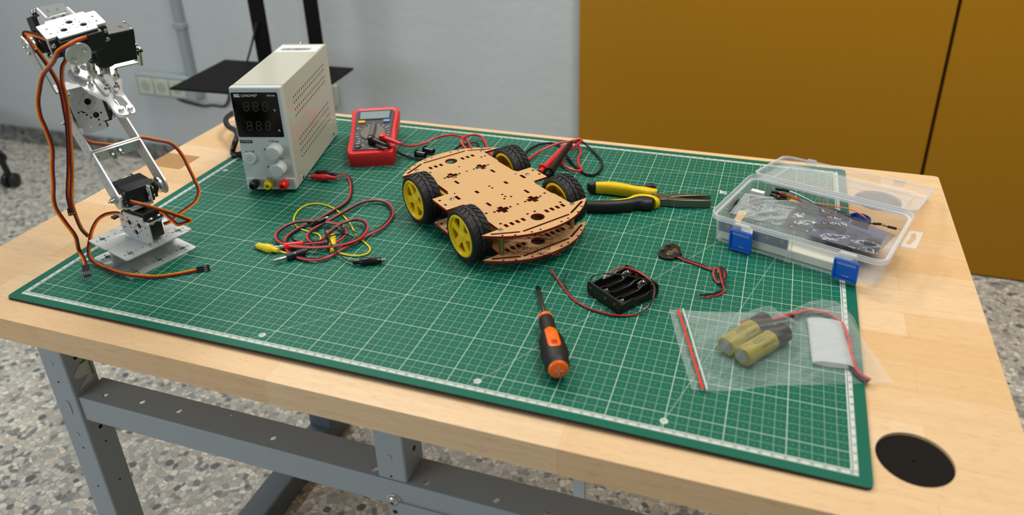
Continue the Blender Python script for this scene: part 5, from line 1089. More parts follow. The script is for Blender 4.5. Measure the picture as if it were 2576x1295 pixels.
CLR = film('crinkled_clear_film', 0.06, '#e6e9ea', 0.08, 0.6, 90, (0.97, 0.97, 0.97, 1), 1.0)
crumple('antistatic_bag', 'crumpled silvery bag around the large circuit board in the storage box', 'plastic bag', ((900, 480), (1720, 790), (1545, 960), (720, 715)), 0.0310, 0.0062, SILV, 4, dome=0.004, freq=8)
crumple('parts_bag', 'crinkled clear bag of small parts at the left end of the storage box', 'plastic bag', ((425, 430), (950, 520), (780, 720), (290, 600)), 0.0275, 0.0058, CLR, 9, dome=0.007, freq=8)
# little resistors and leads inside the clear bag, a cream strip of tape
rs = random.Random(21)
o = thing('component_bundle', 'cream taped bundle of fine wired resistors in the clear bag of small parts', 'components', bz(450, 600, 0.016))
q = [BM.inverted() @ bz(x, y, .0215) for x, y in ((375, 575), (450, 590), (370, 690), (330, 655))]; m = MB(BM); m.prism([(p.x, p.y) for p in q], 0.0205, 0.0218); m.build('tape', mat('cream_tape', '#cdb588', 0.6), o)
for k in range(46):
    x, y = rs.uniform(430, 720), rs.uniform(520, 690); a = rs.uniform(-0.9, 0.6); p = bz(x, y, 0.018 + rs.random() * 0.006); dv = BX * math.cos(a) + BY * math.sin(a); L = rs.uniform(0.006, 0.014)
    m = MB(); m.tube(cr([p - dv * L, p + EZ * 0.001, p + dv * L], 3), 0.0003, 5); m.build('lead', mat('tinned_lead', '#c6c5c0', 0.25, 0.9), o)
    if k % 3 == 0: m = MB(); m.cyl(p - dv * 0.0024 + EZ * .001, p + dv * 0.0024 + EZ * .001, 0.0010, 8); m.build('resistor', mat('resistor_blue', '#6d94b5', 0.4), o)
# jumper wires with black plug ends
ends = [((655, 455), (730, 470), (850, 520), '#1b1b1c'), ((610, 437), (690, 455), (860, 500), '#e0c21a'), ((655, 388), (745, 400), (930, 470), '#1c8a60'), ((620, 412), (700, 425), (880, 480), '#d8331f'), ((660, 425), (760, 440), (900, 490), '#e06a1c'), ((640, 460), (790, 490), (870, 500), '#e0c21a'), ((715, 392), (790, 410), (940, 470), '#e6e6e6'), ((690, 448), (770, 462), (900, 495), '#a8431c'), ((735, 460), (800, 470), (920, 500), '#d8331f')]
for k, (a, b, c, cl) in enumerate(ends):
    z = 0.0325 + 0.0009 * (k % 4); A, B, C_ = bz(*a, z), bz(*b, z), bz(*c, z - 0.003)
    nm = {'#1b1b1c': 'black', '#e0c21a': 'yellow', '#1c8a60': 'green', '#d8331f': 'red', '#e06a1c': 'orange', '#e6e6e6': 'white', '#a8431c': 'rust red'}[cl]
    w = thing('jumper_wire', ['black jumper wire in the pin ended bundle', 'yellow jumper wire at the middle of the pin ended bundle', 'green jumper wire at the back of the pin ended bundle', 'bright red jumper wire at the back half of the pin ended bundle', 'bright orange jumper wire in the pin ended bundle', 'yellow jumper wire at the front edge of the pin ended bundle', 'white jumper wire along the back of the pin ended bundle', 'rust red jumper wire in the pin ended bundle', 'bright red jumper wire at the front of the pin ended bundle'][k], 'jumper wire', A - EZ * 0.001, 'jumper wires in the storage box')
    d_ = (B - A).normalized(); m = MB(frame(A + d_ * 0.004, d_, d_.cross(EZ).normalized(), d_.cross(EZ).normalized().cross(d_) * -1)); m.box(0, -0.0014, -0.0014, (B - A).length - 0.002, 0.0014, 0.0014); m.build('plug', BLK, w, bevel=0.0003)
    m = MB(); m.cyl(A - d_ * 0.003, A + d_ * 0.005, 0.0004, 6); m.build('pin', STEEL, w)
    m = MB(); m.tube(cr([B - d_ * .002, B + d_ * 0.006, C_, C_ + BX * 0.012 - EZ * 0.004], 6), 0.0007, 7); m.build('wire', mat('jumper_' + nm.replace(' ', '_'), cl, 0.4), w)
m = MB(); m.tube(cr([bz(1010, 515, .026), bz(1110, 527, .029), bz(1210, 545, .031), bz(1310, 562, .032), bz(1400, 600, .031), bz(1460, 645, .027), bz(1485, 672, .022)], 7), 0.0008, 8)
tag(m.build('jumper_wire', mat('jumper_orange', '')), 'long orange jumper wire arching over the silvery bag in the storage box', 'jumper wire', 'jumper wires in the storage box')
m = MB(); m.tube(cr([bz(1040, 530, .024), bz(1180, 565, .026), bz(1290, 600, .024)], 6), 0.0007, 7)
tag(m.build('jumper_wire', mat('jumper_blue', '#23408c', 0.4)), 'dark blue jumper wire just below the long orange one in the box', 'jumper wire', 'jumper wires in the storage box')
m = MB(); c = bz(1405, 648, .018); m.lathe([(0.0001, 0), (0.012, 0.0), (0.0135, 0.003), (0.0128, 0.0075), (0.010, 0.0085), (0.0095, 0.004), (0.0001, 0.004)], c - EZ * 0.006, EZ, 32)
tag(m.build('blue_spool', mat('metallic_blue', '#1d55a8', 0.2, 0.5)), 'shiny metallic blue coil beside the orange wire in the storage box', 'coil')
for a, b, lb in (((1520, 690), (1600, 695), 'black pin plug near the shiny blue coil in the box'), ((1645, 715), (1750, 740), 'black pin plug lying nearest the hanging tab in the box')):
    A, B = bz(*a, .022), bz(*b, .021); d_ = (B - A).normalized(); s_ = d_.cross(EZ).normalized(); m = MB(frame(A, d_, s_, s_.cross(d_))); m.box(0, -0.0012, -0.0012, min(0.010, (B - A).length), 0.0012, 0.0012); w = thing('jumper_wire', lb, 'jumper wire', A - EZ * 0.0012, 'jumper wires in the storage box'); m.build('plug', BLK, w, bevel=0.0003)
    m = MB(); m.cyl(B - d_ * .002, B + d_ * 0.004, 0.0004, 6); m.build('pin', STEEL, w); m = MB(); m.cyl(A, A - d_ * 0.006, 0.0007, 7); m.build('wire', mat('jumper_black', ''), w)
m = MB(); A = bz(300, 590, .016); B = bz(370, 500, .020); m.tube(cr([A, A.lerp(B, .5) + EZ * 0.002 - BX * 0.002, B], 6), lambda f_: 0.0048 - 0.0022 * abs(f_ - .4), 12)
tag(m.build('cable_bundle', mat('bundle_black', '#0f0f11', 0.5)), 'black cable bundle tucked in the corner of the storage box left of the clear bag', 'cable')
r = thing('relay_module', 'small white and black module standing against the far wall of the box', 'module', bz(532, 440, 0.012))
p = bz(532, 430, .024); m = MB(frame(p, BX, BY, EZ)); m.box(-0.0085, -0.004, -0.018, 0.0085, 0.004, -0.004); m.build('base', BLK, r, bevel=0.0004)
m = MB(frame(p, BX, BY, EZ)); m.box(-0.0085, -0.0035, -0.004, 0.0085, 0.0035, 0.0035); m.build('housing', mat('module_white', '#e4e5e2', 0.4), r, bevel=0.0004)
# ------------------------------------------------------------------ robot arm
RD = V((0.3839, 0.9234, 0)); RN = V((0.9234, -0.3839, 0)); RM2 = V((0.0725, 0.1182, 0.08))
def W(n, d, z): return RM2 + RN * n + RD * d + EZ * z
def vec(n, d, z): return (RN * n + RD * d + EZ * z).normalized()
def onn(px, py, n): return onpl(px, py, RM2 + RN * n, RN)
q4 = lambda x, y: (40 + x / 6.476, 120 + y / 6.476)
q3 = lambda x, y: (40 + x / 7.576, y / 7.576)
q2 = lambda x, y: (x / 2.815, 300 + y / 2.815)
q5 = lambda x, y: (120 + x / 5.885, 200 + y / 5.885)
arm = thing('articulated_robot', 'silver metal robot arm kit with black servos and a gripper on a plate base', 'robot arm', (0.0707, 0.1075, 0))
SERVO = mat('servo_black', '#111112', 0.42, bump=0.12, bscale=1800)
def cable(pts, parent, ends=True, r=0.00078, sides=None, z_at=None, name='servo_cable', toward=None, plug0=False, plug1=True, plen=0.0135, flip=False):
    """pts: 3-D points; three strands side by side, seen flat from the bench's front"""
    c = cr(pts, 7); n = len(c); o = None; m = MB()
    for k, off in enumerate((-1, 0, 1)):
        if flip: off = -off
        q = []
        for i, p in enumerate(c):
            t = (c[min(i + 1, n - 1)] - c[max(i - 1, 0)]).normalized(); v = (p - CAMP).normalized(); s_ = t.cross(v)
            s_ = s_.normalized() if s_.length > 1e-6 else V((1, 0, 0))
            q.append(p + s_ * off * r * 1.9)
        m.k = k; m.tube(q, r, 7)
    o = m.build(name, [BRN, REDD, ORG], parent)
    if plug1:
        a = (c[-1] - c[-3]).normalized(); v = (c[-1] - CAMP).normalized(); s_ = a.cross(v).normalized(); u = s_.cross(a)
        m = MB(frame(c[-1], a, s_, u)); m.box(-0.001, -0.0039, -0.0015, plen, 0.0039, 0.0015); pg = m.build('plug', BLK, o, bevel=0.0004)
        m = MB(frame(c[-1], a, s_, u))
        for k in (-1, 0, 1): m.box(plen * 0.55, k * 0.0025 - 0.0006, -0.0018, plen * 0.82, k * 0.0025 + 0.0006, -0.0013)
        m.build('plug_contacts', STEEL, pg)
    return o
# base: two C channels back to back
BE1, BE2 = V((0.2753, 0.9614, 0)), V((0.9614, -0.2753, 0)); BO = V((0.0707, 0.1075, 0)); BHW = 0.0430; BZ = 0.0268
def basep(sg):
    H_ = []
    for lx in (-1, 0, 1):
        for ly in (0.030,): H_.append(circ(lx * 0.031, sg * ly, 0.0037, 18)); H_ += [circ(lx * 0.031 + a, sg * ly + b, 0.0013, 10) for a, b in ((0.0068, 0), (-0.0068, 0), (0, 0.0068), (0, -0.0068))]
    H_ += [circ(lx * 0.0155, sg * 0.030, 0.0013, 10) for lx in (-1, 1)]
    return H_
MBASE = frame(BO, BE1, BE2, EZ)
for sg in (1, -1):
    y0, y1 = (0.0002, BHW) if sg > 0 else (-BHW, -0.0002)
    out = fillet([(-BHW, y0), (BHW, y0), (BHW, y1), (-BHW, y1)], 0.0045 if True else 0, 4)
    m = MB(MBASE); m.plate([out] + basep(sg), 0.0002, 0.0018); m.plate([out] + [h for h in basep(sg)], BZ - 0.0016, BZ); m.box(-BHW + 0.0035, sg * 0.0002, 0.0010, BHW - 0.0035, sg * 0.0017, BZ - 0.0006)
    m.build('base_channel', ALU, arm, bevel=0.0003)
for x in (-0.033, -0.0235):
    m = MB(); p = MBASE @ V((x, 0.0017, 0.0135)); m.lathe([(0.0027, 0), (0.0026, 0.0010), (0.0014, 0.0018), (0.0001, 0.0018)], p, BE2, 16); m.build('base_screw', STEEL, arm)
# servo with its case, ears, horn; x long axis, y out of the shaft, z across
def servo(M, sx, par, horn=True, name='servo', hl=0.0445):
    m = MB(M); m.box(-0.0202, 0.0008, -0.0099, 0.0202, 0.0362, 0.0099); sv = m.build(name, SERVO, par, bevel=0.0008)
    m = MB(M); m.box(-0.0200, 0, -0.0097, 0.0200, 0.0075, 0.0097); m.build('bottom_case', SERVO, sv, bevel=0.0007)
    m = MB(M @ Matrix(((1, 0, 0, 0), (0, 0, 1, 0), (0, -1, 0, 0), (0, 0, 0, 1)))); ear = fillet([(-0.0270, -0.0095), (0.0270, -0.0095), (0.0270, 0.0095), (-0.0270, 0.0095)], 0.001, 2)
    m.plate([ear] + [circ(a, b, 0.0017, 10) for a in (-0.0245, 0.0245) for b in (-0.005, 0.005)], 0.0265, 0.0290); m.build('mounting_ears', SERVO, sv)
    m = MB(M); m.lathe([(0.0096, 0.036), (0.0096, 0.0378), (0.0070, 0.0384), (0.0066, 0.0400), (0.0001, 0.0400)], (sx * 0.0100, 0, 0), (0, 1, 0), 28); m.lathe([(0.0060, 0.036), (0.0060, 0.0378), (0.0001, 0.0378)], (sx * 0.0005, 0, 0), (0, 1, 0), 20); m.build('gear_case', SERVO, sv)
    for a in (-0.0180, 0.0180):
        for b in (-0.0078, 0.0078):
            mm = MB(); mm.lathe([(0.0016, 0), (0.0015, 0.0006), (0.0008, 0.0009), (0.0001, 0.0009)], M @ V((a, 0.0, b)), M.to_3x3() @ V((0, -1, 0)), 12); mm.build('case_screw', STEEL, sv)
    if horn:
        o = M @ V((sx * 0.0100, 0, 0)); a = (M.to_3x3() @ V((0, 1, 0))).normalized(); m = MB()
        m.lathe([(0.0042, 0.0395), (0.0042, hl - 0.0026), (0.0102, hl - 0.0026), (0.0102, hl), (0.0001, hl)], o, a, 32); h_ = m.build('horn_disc', mat('horn_silver', '#d6d8d9', 0.25, 0.95), sv)
    return sv
def bracket(M, par, mt=None):
    mt = mt or ALU; x = lambda P, dx, dy: [(a + dx, b + dy) for a, b in P]; out = []
    pl_ = fillet([(-0.0280, 0.0005), (-0.0186, 0.0005), (-0.0186, -0.0035), (0.0186, -0.0035), (0.0186, 0.0005), (0.0280, 0.0005), (0.0280, 0.0265), (0.0192, 0.0265), (0.0192, 0.0245), (0.0184, 0.0245), (0.0184, 0.0315), (-0.0184, 0.0315), (-0.0184, 0.0245), (-0.0192, 0.0245), (-0.0192, 0.0265), (-0.0280, 0.0265)], 0.0016, 3)
    hs = []
    for a, b in ((-0.0093, 0.0193), (0.0093, 0.0193), (0.0, 0.0083)):
        hs.append(circ(a, b, 0.0036, 22)); hs += [circ(a + c, b + d_, 0.0012, 10) for c, d_ in ((0.0062, 0.0012), (-0.0062, -0.0012), (-0.0012, 0.0062), (0.0012, -0.0062)) if abs(a + c) < 0.0168 and -0.002 < b + d_ < 0.030 and all(abs(a + c - e) + abs(b + d_ - f) > 0.0052 for e, f in ((-0.0093, 0.0193), (0.0093, 0.0193), (0.0, 0.0083)))]
    for a in (-0.0217, 0.0217): hs += [circ(a, 0.0198, 0.0016, 12), circ(a, 0.0100, 0.0016, 12)]
    m = MB(M); m.plate([pl_] + hs, 0.0107, 0.0125)
    for s_ in (-1, 1):
        a0, a1 = sorted((s_ * 0.0205, s_ * 0.0278)); m.box(a0, 0.0245, -0.0095, a1, 0.0263, 0.0118)
    br_ = m.build('servo_bracket', mt, par, bevel=0.0003)
    R3 = M.to_3x3()
    for s_ in (-1, 1):
        for b in (-0.0050, 0.0050):
            mm = MB(); mm.lathe([(0.0029, 0), (0.0028, 0.0009), (0.0018, 0.0019), (0.0006, 0.0020), (0.0005, 0.0012), (0.0001, 0.0012)], M @ V((s_ * 0.0245, 0.0290, b)), R3 @ V((0, 1, 0)), 16); mm.build('ear_screw', STEEL, br_)
            mm = MB(); mm.cyl(M @ V((s_ * 0.0245, 0.0245, b)), M @ V((s_ * 0.0245, 0.0222, b)), 0.0030, 6); mm.build('hex_nut', STEEL, br_, smooth=0.3)
    return br_
def rotm(o, x, y, z): return frame(o, x, y, z)
def ubracket(P, B, ax, hw, par, w=0.0125, t=0.0018, PA=None, BA=None):
    """arms from the pivots P -+ ax*hw to a bridge at B, rounded pivot ends"""
    a = ax.normalized(); dr = (B - P); dr = (dr - a * dr.dot(a)); L = dr.length; dr.normalize(); s_ = a.cross(dr)
    m = MB()
    for sg in (-1, 1):
        o = P + a * sg * hw; shift = (B - P).dot(a) / L
        M = frame(o, dr + a * shift, s_, a)
        pl_ = [(L, -w), (L, w)] + [(0.0 + w * math.cos(t_), w * math.sin(t_)) for t_ in [PI / 2 + PI * k / 14 for k in range(15)]]
        hs = [circ(0, 0, 0.0028, 14)] + [circ(L * q, 0, 0.0013, 10) for q in (0.36, 0.52, 0.68, 0.84)] + [circ(0.007 * math.cos(t_), 0.007 * math.sin(t_), 0.0013, 8) for t_ in (0.785, 2.356, 3.927, 5.498)]
        mm = MB(M); mm.plate([pl_] + hs, -t / 2, t / 2); m.add(mm.v, mm.f)
    M = frame(B, a, s_, dr * -1)
    mm = MB(M); mm.plate([rrect(-hw - t / 2, -w, hw + t / 2, w, 0.0004, 2), circ(0, 0, 0.0024, 14)] + [circ(q, 0, 0.0013, 8) for q in (-0.021, 0.021)], -t / 2, t / 2); m.add(mm.v, mm.f)
    return m.build('u_bracket', ALU, par, bevel=0.0003), dr, s_
# S1: pan servo standing on the base
E_, EY_, EZ_ = V((0.9778, -0.2094, 0)), EZ, V((-0.2094, -0.9778, 0))
P0 = V((0.0591, 0.0991, BZ)); S1 = frame(P0 + E_ * 0.0215 - EZ_ * 0.0125 + EZ * 0.0037, E_, EY_, EZ_)
s1 = servo(S1, -1, arm, hl=0.0425); bracket(S1, arm)
# S2: shoulder servo lying under the first U bracket
P2 = W(0.008, 0, 0.0035)
S2 = frame(P2 - RN * 0.0100 - RD * 0.0205, -RN, RD, -EZ); s2 = servo(S2, -1, arm); bracket(S2, arm)
B1 = W(-0.0345, 0, 0.0440); ub1, d1_, s1_ = ubracket(P2, B1, RD, 0.0276, arm)
# S3 and second U bracket
P3 = W(-0.0750, 0, 0.0800); B2 = B1 + d1_ * 0.0021
ub2, d2_, s2_ = ubracket(P3, B2 + (P3 - B2).normalized() * 0.0002, RD, 0.0276, arm)
th3 = 0.24; N3 = vec(math.cos(th3), 0, math.sin(th3)); V3 = vec(-math.sin(th3), 0, math.cos(th3))
S3 = frame(P3 + V3 * 0.0100 - RD * 0.0205, -V3, RD, N3); s3 = servo(S3, 1, arm); bracket(S3, arm)
for (u, v) in ((-0.0068, 0), (0.0068, 0), (0, 0.0068), (0, -0.0068)):     # bolts through the two bridges
    p = B1 + RD * (u * 0.9 + v * 0.35) + s1_ * (v * 0.9 - u * 0.35); dn = (P2 - B1).normalized()
    m = MB(); m.cyl(p + dn * 0.0006, p + dn * 0.0058, 0.0026, 6); m.cyl(p + dn * 0.0055, p + dn * 0.0066, 0.0014, 12); m.build('bridge_bolt', STEEL, ub1, smooth=0.4)
for P_ in (P2, P3):           # bearing bolts on the left arms
    m = MB(); o = P_ - RD * 0.0285; m.lathe([(0.0040, 0.002), (0.0046, 0.0), (0.0046, -0.0028), (0.0036, -0.0034), (0.0030, -0.0034), (0.0030, -0.0060), (0.0016, -0.0060), (0.0016, -0.0085), (0.0001, -0.0085)], o, RD, 20); m.build('pivot_bolt', STEEL, arm)
    m = MB(); o = P_ - RD * 0.0266; m.cyl(o, o + RD * 0.0064, 0.0046, 18); m.build('pivot_bearing', STEEL, arm)
# plate with a round end bolted on the elbow servo's bracket
DC = S3 @ V((0, 0, 0.0126)); DC = P3 + N3 * 0.0126 + V3 * 0.0185 - RD * 0.0055
MD = frame(DC, RD, V3, N3)
pl_ = [(0.0128, 0.0285), (-0.0128, 0.0285)] + [(0.0128 * math.cos(t_), 0.0128 * math.sin(t_)) for t_ in [PI + PI * k / 20 for k in range(21)]]
nutsP = [(0.0070 * math.cos(0.05 + PI / 2 * k), 0.0070 * math.sin(0.05 + PI / 2 * k)) for k in range(4)]
m = MB(MD); m.plate([pl_, circ(0, 0, 0.0038, 24)], 0.0, 0.0018); m.box(-0.0128, 0.0268, -0.020, 0.0128, 0.0285, 0.0018); dpl = m.build('elbow_plate', ALU, arm, bevel=0.0003)
m = MB(MD); m.cyl((0, 0, 0.0), (0, 0, 0.0006), 0.00375, 24); m.build('plate_hole', HOLE, dpl)
for a, b in nutsP:
    m = MB(MD); m.cyl((a, b, 0.0018), (a, b, 0.0040), 0.0030, 6); m.cyl((a, b, 0.0040), (a, b, 0.0049), 0.0015, 12); m.build('hex_nut', STEEL, dpl, smooth=0.4)
# third U bracket, S4
B3l = onn(128, 228, -0.060); P4l = onn(66.4, 118.8, -0.055)
B3 = B3l + RD * 0.0285; P4 = P4l + RD * 0.0285
ub3, d3_, s3_ = ubracket(P4, B3, RD, 0.0276, arm)
th4 = 0.26; N4 = vec(math.cos(th4), 0, math.sin(th4)); V4 = vec(-math.sin(th4), 0, math.cos(th4))
S4 = frame(P4 + V4 * 0.0100 + RD * 0.0205, V4, -RD, N4); s4 = servo(S4, -1, arm); bracket(S4, arm)
for a, b in nutsP:
    m = MB(); p = P4 - RD * 0.0285 + V4 * a + N4 * b; m.lathe([(0.0024, 0.001), (0.0023, -0.0008), (0.0014, -0.0016), (0.0001, -0.0016)], p, RD, 14); m.build('horn_screw', STEEL, ub3)
# S5 under the white wrist plate
SC5 = 1.06
X5, Y5, D5 = vec(0.0702, 0.9930, 0.0955), vec(0.9513, -0.0379, -0.3058), vec(-0.3001, 0.1123, -0.9473)
O5 = W(-0.0095, -0.0227, 0.2126); U5 = -D5
S5 = frame(O5 + Y5 * 0.0035 * SC5 - U5 * 0.0107 * SC5, -X5 * SC5, Y5 * SC5, U5 * SC5); s5 = servo(S5, 1, arm, hl=0.046); bracket(S5, arm, ALUW)
# short U piece joining the wrist plate to the servo behind it
c_ = O5 - Y5 * 0.0012 + X5 * 0.0 
MJ = frame(c_, X5, U5, -Y5)
def seg_z3(pts, n):
    return [onn(*q3(*p), n) for p in pts]
nJ = -0.016
m = MB(); F_ = seg_z3([(570, 345), (575, 465), (1020, 350), (1025, 320), (1000, 262), (960, 236)], nJ); F_ = [p for p in F_]
n_ = len(F_); m.add(F_ + [p - RN * 0.0019 for p in F_], [tuple(range(n_)), tuple(range(2 * n_ - 1, n_ - 1, -1))] + [(i, (i + 1) % n_, n_ + (i + 1) % n_, n_ + i) for i in range(n_)])
jn = m.build('joint_plate', ALUW, arm, bevel=0.0003)
for px, py in ((735, 380), (915, 328)):
    p = onn(*q3(px, py), nJ + 0.0006); m = MB(); m.cyl(p - RN * 0.001, p, 0.0026, 18); m.build('plate_hole', mat('hole_shade', '#6e6f70', 0.6), jn)
for (a, b, c, d_) in (((570, 335), (380, 150), (400, 250), (560, 400)), ((1150, 300), (960, 130), (960, 190), (1085, 320))):
    A, Bq, C_, D_ = onn(*q3(*a), nJ), onn(*q3(*b), nJ - 0.032), onn(*q3(*c), nJ - 0.032), onn(*q3(*d_), nJ)
    m = MB(); t_ = RD * 0.0018; m.add([A, Bq, C_, D_, A + t_, Bq + t_, C_ + t_, D_ + t_], [(0, 1, 2, 3), (7, 6, 5, 4), (0, 4, 5, 1), (1, 5, 6, 2), (2, 6, 7, 3), (3, 7, 4, 0)]); m.build('joint_flange', ALUW, jn, bevel=0.0002)
# ---- gripper
O6 = W(0.0017, 0.0158, 0.1944); X6, Y6, D6 = vec(0.0356, 0.9994, 0.0033), vec(0.9557, -0.0331, -0.2924), vec(-0.2921, 0.0135, -0.9563); SC6 = 1.06
S6 = frame(O6, X6 * SC6, D6 * SC6, -Y6 * SC6)
grip = bpy.data.objects.new('gripper', None); COL.objects.link(grip); grip.parent = arm
s6 = servo(S6, -1, grip, horn=False)
for s_ in (-1, 1):
    for b in (-0.005, 0.005):
        p = S6 @ V((s_ * 0.0245, 0.0265, b)); m = MB(); m.lathe([(0.0033, 0.0), (0.0032, 0.0010), (0.0020, 0.0019), (0.0006, 0.0020), (0.0005, 0.0012), (0.0001, 0.0012)], p, -D6, 18); m.build('ear_screw', STEEL, s6)
        m = MB(); m.cyl(p + D6 * 0.0028, p + D6 * 0.0215, 0.0026, 14); m.build('spacer', STEEL, grip)
def gp(pt, dep): return onpl(*q4(*pt), O6 + D6 * dep, D6)
def gl(pts, dep): return [((p - O6).dot(X6), (p - O6).dot(Y6)) for p in [gp(q, dep) for q in pts]]
MG = frame(O6, X6, Y6, X6.cross(Y6)); SGN = 1 if X6.cross(Y6).dot(D6) > 0 else -1
def gplate(pts, dep, th, name, par=None, holes=(), mt=None, rf=0.0015):
    m = MB(MG); m.plate([fillet(gl(pts, dep), rf, 3)] + [gl(h, dep) for h in holes], SGN * dep, SGN * (dep + th)); return m.build(name, mt or ALUW, par or grip, bevel=0.0003)
DB, DF, DM = 0.0520, 0.0455, 0.0400
gplate([(905, 345), (840, 372), (792, 440), (815, 520), (900, 560), (1005, 568), (1150, 690), (1330, 690), (1560, 560), (1625, 320), (2040, 228), (2042, 180), (1880, 160), (1300, 190), (1000, 260)], DB, 0.0020, 'base_plate')
gplate([(905, 195), (1135, 148), (1165, 255), (1270, 370), (1250, 545), (1120, 485), (960, 425), (895, 335)], DF - 0.0008, 0.0022, 'mount_plate', holes=[[(1030, 305), (1080, 278), (1140, 290), (1195, 345), (1205, 385), (1110, 372), (1060, 345)]])
lc = gplate([(1135, 640), (1180, 575), (1260, 582), (1345, 605), (1430, 655), (1545, 735), (1588, 775), (1575, 830), (1605, 880), (1668, 948), (1705, 965), (1775, 968), (1790, 1020), (1835, 1050), (1840, 1082), (1760, 1092), (1690, 1086), (1632, 1055), (1575, 995), (1510, 880), (1450, 820), (1330, 765), (1170, 690)], DF, 0.0040, 'claw')
rcw = gplate([(1610, 500), (1660, 482), (1725, 505), (1738, 560), (1728, 640), (1745, 710), (1790, 790), (1870, 905), (1930, 980), (1945, 1030), (1930, 1058), (1880, 1062), (1845, 1048), (1800, 1012), (1795, 950), (1835, 915), (1780, 850), (1715, 790), (1640, 785), (1592, 740), (1600, 660), (1640, 600)], DF, 0.0040, 'claw')
gplate([(1275, 500), (1320, 490), (1345, 515), (1530, 690), (1525, 735), (1470, 745), (1435, 715), (1280, 545)], DF - 0.0045, 0.0020, 'link')
gplate([(1430, 440), (1480, 425), (1520, 455), (1680, 650), (1670, 690), (1615, 690), (1590, 660), (1425, 480)], DF - 0.0045, 0.0020, 'link')
gplate([(1260, 450), (1330, 430), (1440, 430), (1490, 470), (1470, 540), (1380, 575), (1290, 560)], DF + 0.0035, 0.0020, 'gear_sector', mt=ALU)
for (x, y), h in (((995, 355), 0.0115), ((1215, 605), 0.0115), ((1645, 478), 0.0115), ((1287, 440), 0.0060), ((1440, 395), 0.0060), ((1497, 712), 0.0080), ((1650, 680), 0.0080), ((1718, 1005), 0.0022), ((1862, 985), 0.0022)):
    o = gp((x, y + (18 if h > 0.01 else 0)), DF - 0.0008); m = MB(); m.cyl(o + D6 * 0.006, o - D6 * 0.0026, 0.0030, 6); m.cyl(o - D6 * 0.0026, o - D6 * min(0.0042, h), 0.0028, 18); b_ = m.build('claw_bolt', STEEL, grip, smooth=0.4)
    if h > 0.004: m = MB(); m.cyl(o - D6 * 0.003, o - D6 * h, 0.0016, 12); m.build('bolt_thread', STEEL, b_)
o = gp((1440, 300), 0.042); m = MB(); m.cyl(o - D6 * 0.010, o + D6 * 0.010, 0.0055, 20); m.build('drive_shaft', STEEL, grip)
# round horn plate between wrist servo and gripper
o = S5 @ V((0.0100, 0.0462, 0)); m = MB(); m.lathe([(0.0001, 0.0), (0.0126, 0.0), (0.0126, 0.0020), (0.0001, 0.0020)], o, Y5, 40); hp = m.build('wrist_disc', ALU, grip, bevel=0.0003)
for a, b in ((0.006, 0.004), (-0.006, -0.004)):
    m = MB(); m.lathe([(0.0027, 0), (0.0026, 0.0012), (0.0014, 0.0020), (0.0001, 0.0020)], o + X5 * a + U5 * b + Y5 * 0.002, Y5, 14); m.build('disc_screw', STEEL, hp)
A_, B_ = gp((930, 205), DF), gp((1130, 160), DF); m = MB(); t_ = -Y6 * 0.0020
q_ = [A_, B_, B_ - D6 * 0.010, A_ - D6 * 0.010]; m.add(q_ + [p + t_ for p in q_], [(0, 1, 2, 3), (7, 6, 5, 4), (0, 4, 5, 1), (1, 5, 6, 2), (2, 6, 7, 3), (3, 7, 4, 0)]); m.build('mount_flange', ALUW, grip, bevel=0.0003)
# printed marks on the gripper servo's back
m = MB(); F6 = lambda px, py: frame(onpl(*q3(px, py), O6 - D6 * 0.0002, D6), -X6, Y6, -D6)
m.text('CE', 0.0062, frame(onpl(*q3(1590, 590), O6 - D6 * 0.0002, D6), -X6, -Y6 * -1, -D6), 0.9); m.text('1', 0.0030, F6(1795, 545))
cx_ = onpl(*q3(1995, 505), O6 - D6 * 0.0002, D6)
mm = MB(frame(cx_, X6, Y6, -D6)); mm.plate([[(-0.0020, -0.0022), (0.0020, -0.0022), (0.0014, 0.0020), (-0.0014, 0.0020)], [(-0.0016, -0.0018), (0.0016, -0.0018), (0.0010, 0.0016), (-0.0010, 0.0016)]], -0.0001, 0.0001); mm.box(-0.0027, -0.0029, -0.0001, 0.0027, -0.0025, 0.0001); m.add(mm.v, mm.f)
for s_ in (-1, 1):
    u = (X6 * s_ * 0.7 + Y6 * 0.72).normalized(); mm = MB(frame(cx_, u, u.cross(-D6), -D6)); mm.box(-0.0034, -0.00020, -0.0001, 0.0034, 0.00020, 0.0001); m.add(mm.v, mm.f)
m.build('moulded_marks', mat('mark_ink', '#050505', 0.3), s6, smooth=0, fix=False)
p = S6 @ V((-0.0212, 0.006, -0.0035)); m = MB(frame(p, X6, D6, -Y6)); m.box(-0.0045, -0.0028, -0.0045, 0.0015, 0.0028, 0.0045); m.build('cable_boot', SERVO, s6, bevel=0.0006)
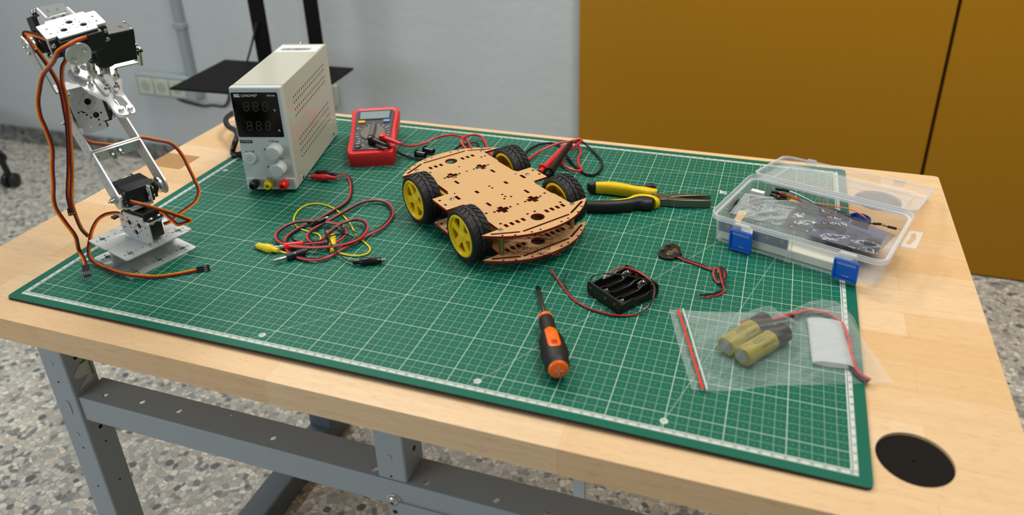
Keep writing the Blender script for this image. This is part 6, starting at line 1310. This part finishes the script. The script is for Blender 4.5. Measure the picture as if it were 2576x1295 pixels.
# ---- the servo cables
def pp(lst): return [onn(x, y, n) if len(r_) == 0 else at(x, y, r_[0]) for (x, y, n, *r_) in lst]
def pz(lst): return [at(x, y, z) for x, y, z in lst]
c = [(222, 94, .022), (213, 96, .036), (197, 101, .050), (172, 113.5, .056), (145.6, 130.7, .056), (134, 155.5, .052), (108, 188, .042), (98.7, 228, .034), (95.6, 259, .03), (101.8, 294.5, .028), (113, 320, .026), (130.7, 371, .022), (131.4, 420.8, .020), (134.3, 467, .02), (134.3, 499, .02), (142, 527, .02), (167, 563, .02), (190, 595, .02)]
cable(pp(c) + pz([(198, 627, .034), (211, 652, .022), (215, 668, .016)]), arm, flip=True)
c = [(120, 99, -.02), (95, 89.5, -.024), (64, 82, -.03), (63, 90, -.036), (71.7, 99, -.034), (90, 124, -.026), (94, 128, -.025), (120, 164, -.02), (145, 206.5, -.02), (155.8, 240, -.02), (162, 274, -.02), (169, 319, -.022), (173, 406, -.022), (170.5, 484.7, -.022), (175, 512, -.022), (178, 525, -.022)]
cable(pp(c), arm, plen=0.008)
c = [(166, 149, -.02), (163, 156, -.02), (156.5, 171, -.02), (156.5, 206.5, -.018), (164, 237, -.018), (171, 274, -.018), (175, 319, -.018), (180, 400, -.018), (182, 442, -.018), (180, 499, -.018), (188, 534.5, -.02), (204, 573.5, -.03), (222, 594, -.046)]
cable(pp(c), arm, plug1=False)
c = [(209, 345, -.072), (214, 352, -.062), (226, 358, -.058), (249, 361.5, -.055), (283, 364, -.05), (312, 359, -.05), (334, 350, -.05), (358, 346, -.048), (391, 352, -.044), (431, 361, -.038), (458, 389, -.03), (476, 424, -.02), (490, 453, -.012), (500, 478, -.005), (495.6, 499, 0.0), (483, 515, .004), (454.7, 534.5, .010), (430, 556, .012), (412, 564, .012)]
cable(pp(c), arm, plug1=False)
c = [(323, 505, .016), (345, 511, .026), (373, 518.5, .03), (426, 534.5, .034), (474, 552, .034), (478, 556, .034), (466, 560, .032), (448, 564.5, .028), (430, 552, .02), (412, 536, .012), (404, 531, .004)]
cable(pp(c), arm, plug1=False)
c = pz([(306, 540, .052), (296, 536, .05), (282, 536, .046), (262, 541, .042), (245, 554, .040), (232, 578, .034), (226, 605, .026), (223, 632, .016), (228, 650, .009), (244, 664, .0035), (270, 675, .0045), (302, 686, .0060), (341, 693, .0055), (391, 696, .003), (444, 690, .0022), (480, 683, .0024), (497, 679.5, .0026)])
cable(c, arm, flip=False)
m = MB(); a, b = at(283, 549, .0295), at(298, 541, .030); d_ = (b - a).normalized(); s_ = d_.cross(EZ).normalized(); m = MB(frame(a, d_, s_, s_.cross(d_))); m.box(0, -0.0035, -0.0015, 0.013, 0.0035, 0.0015); m.build('plug', BLK, arm, bevel=0.0004)
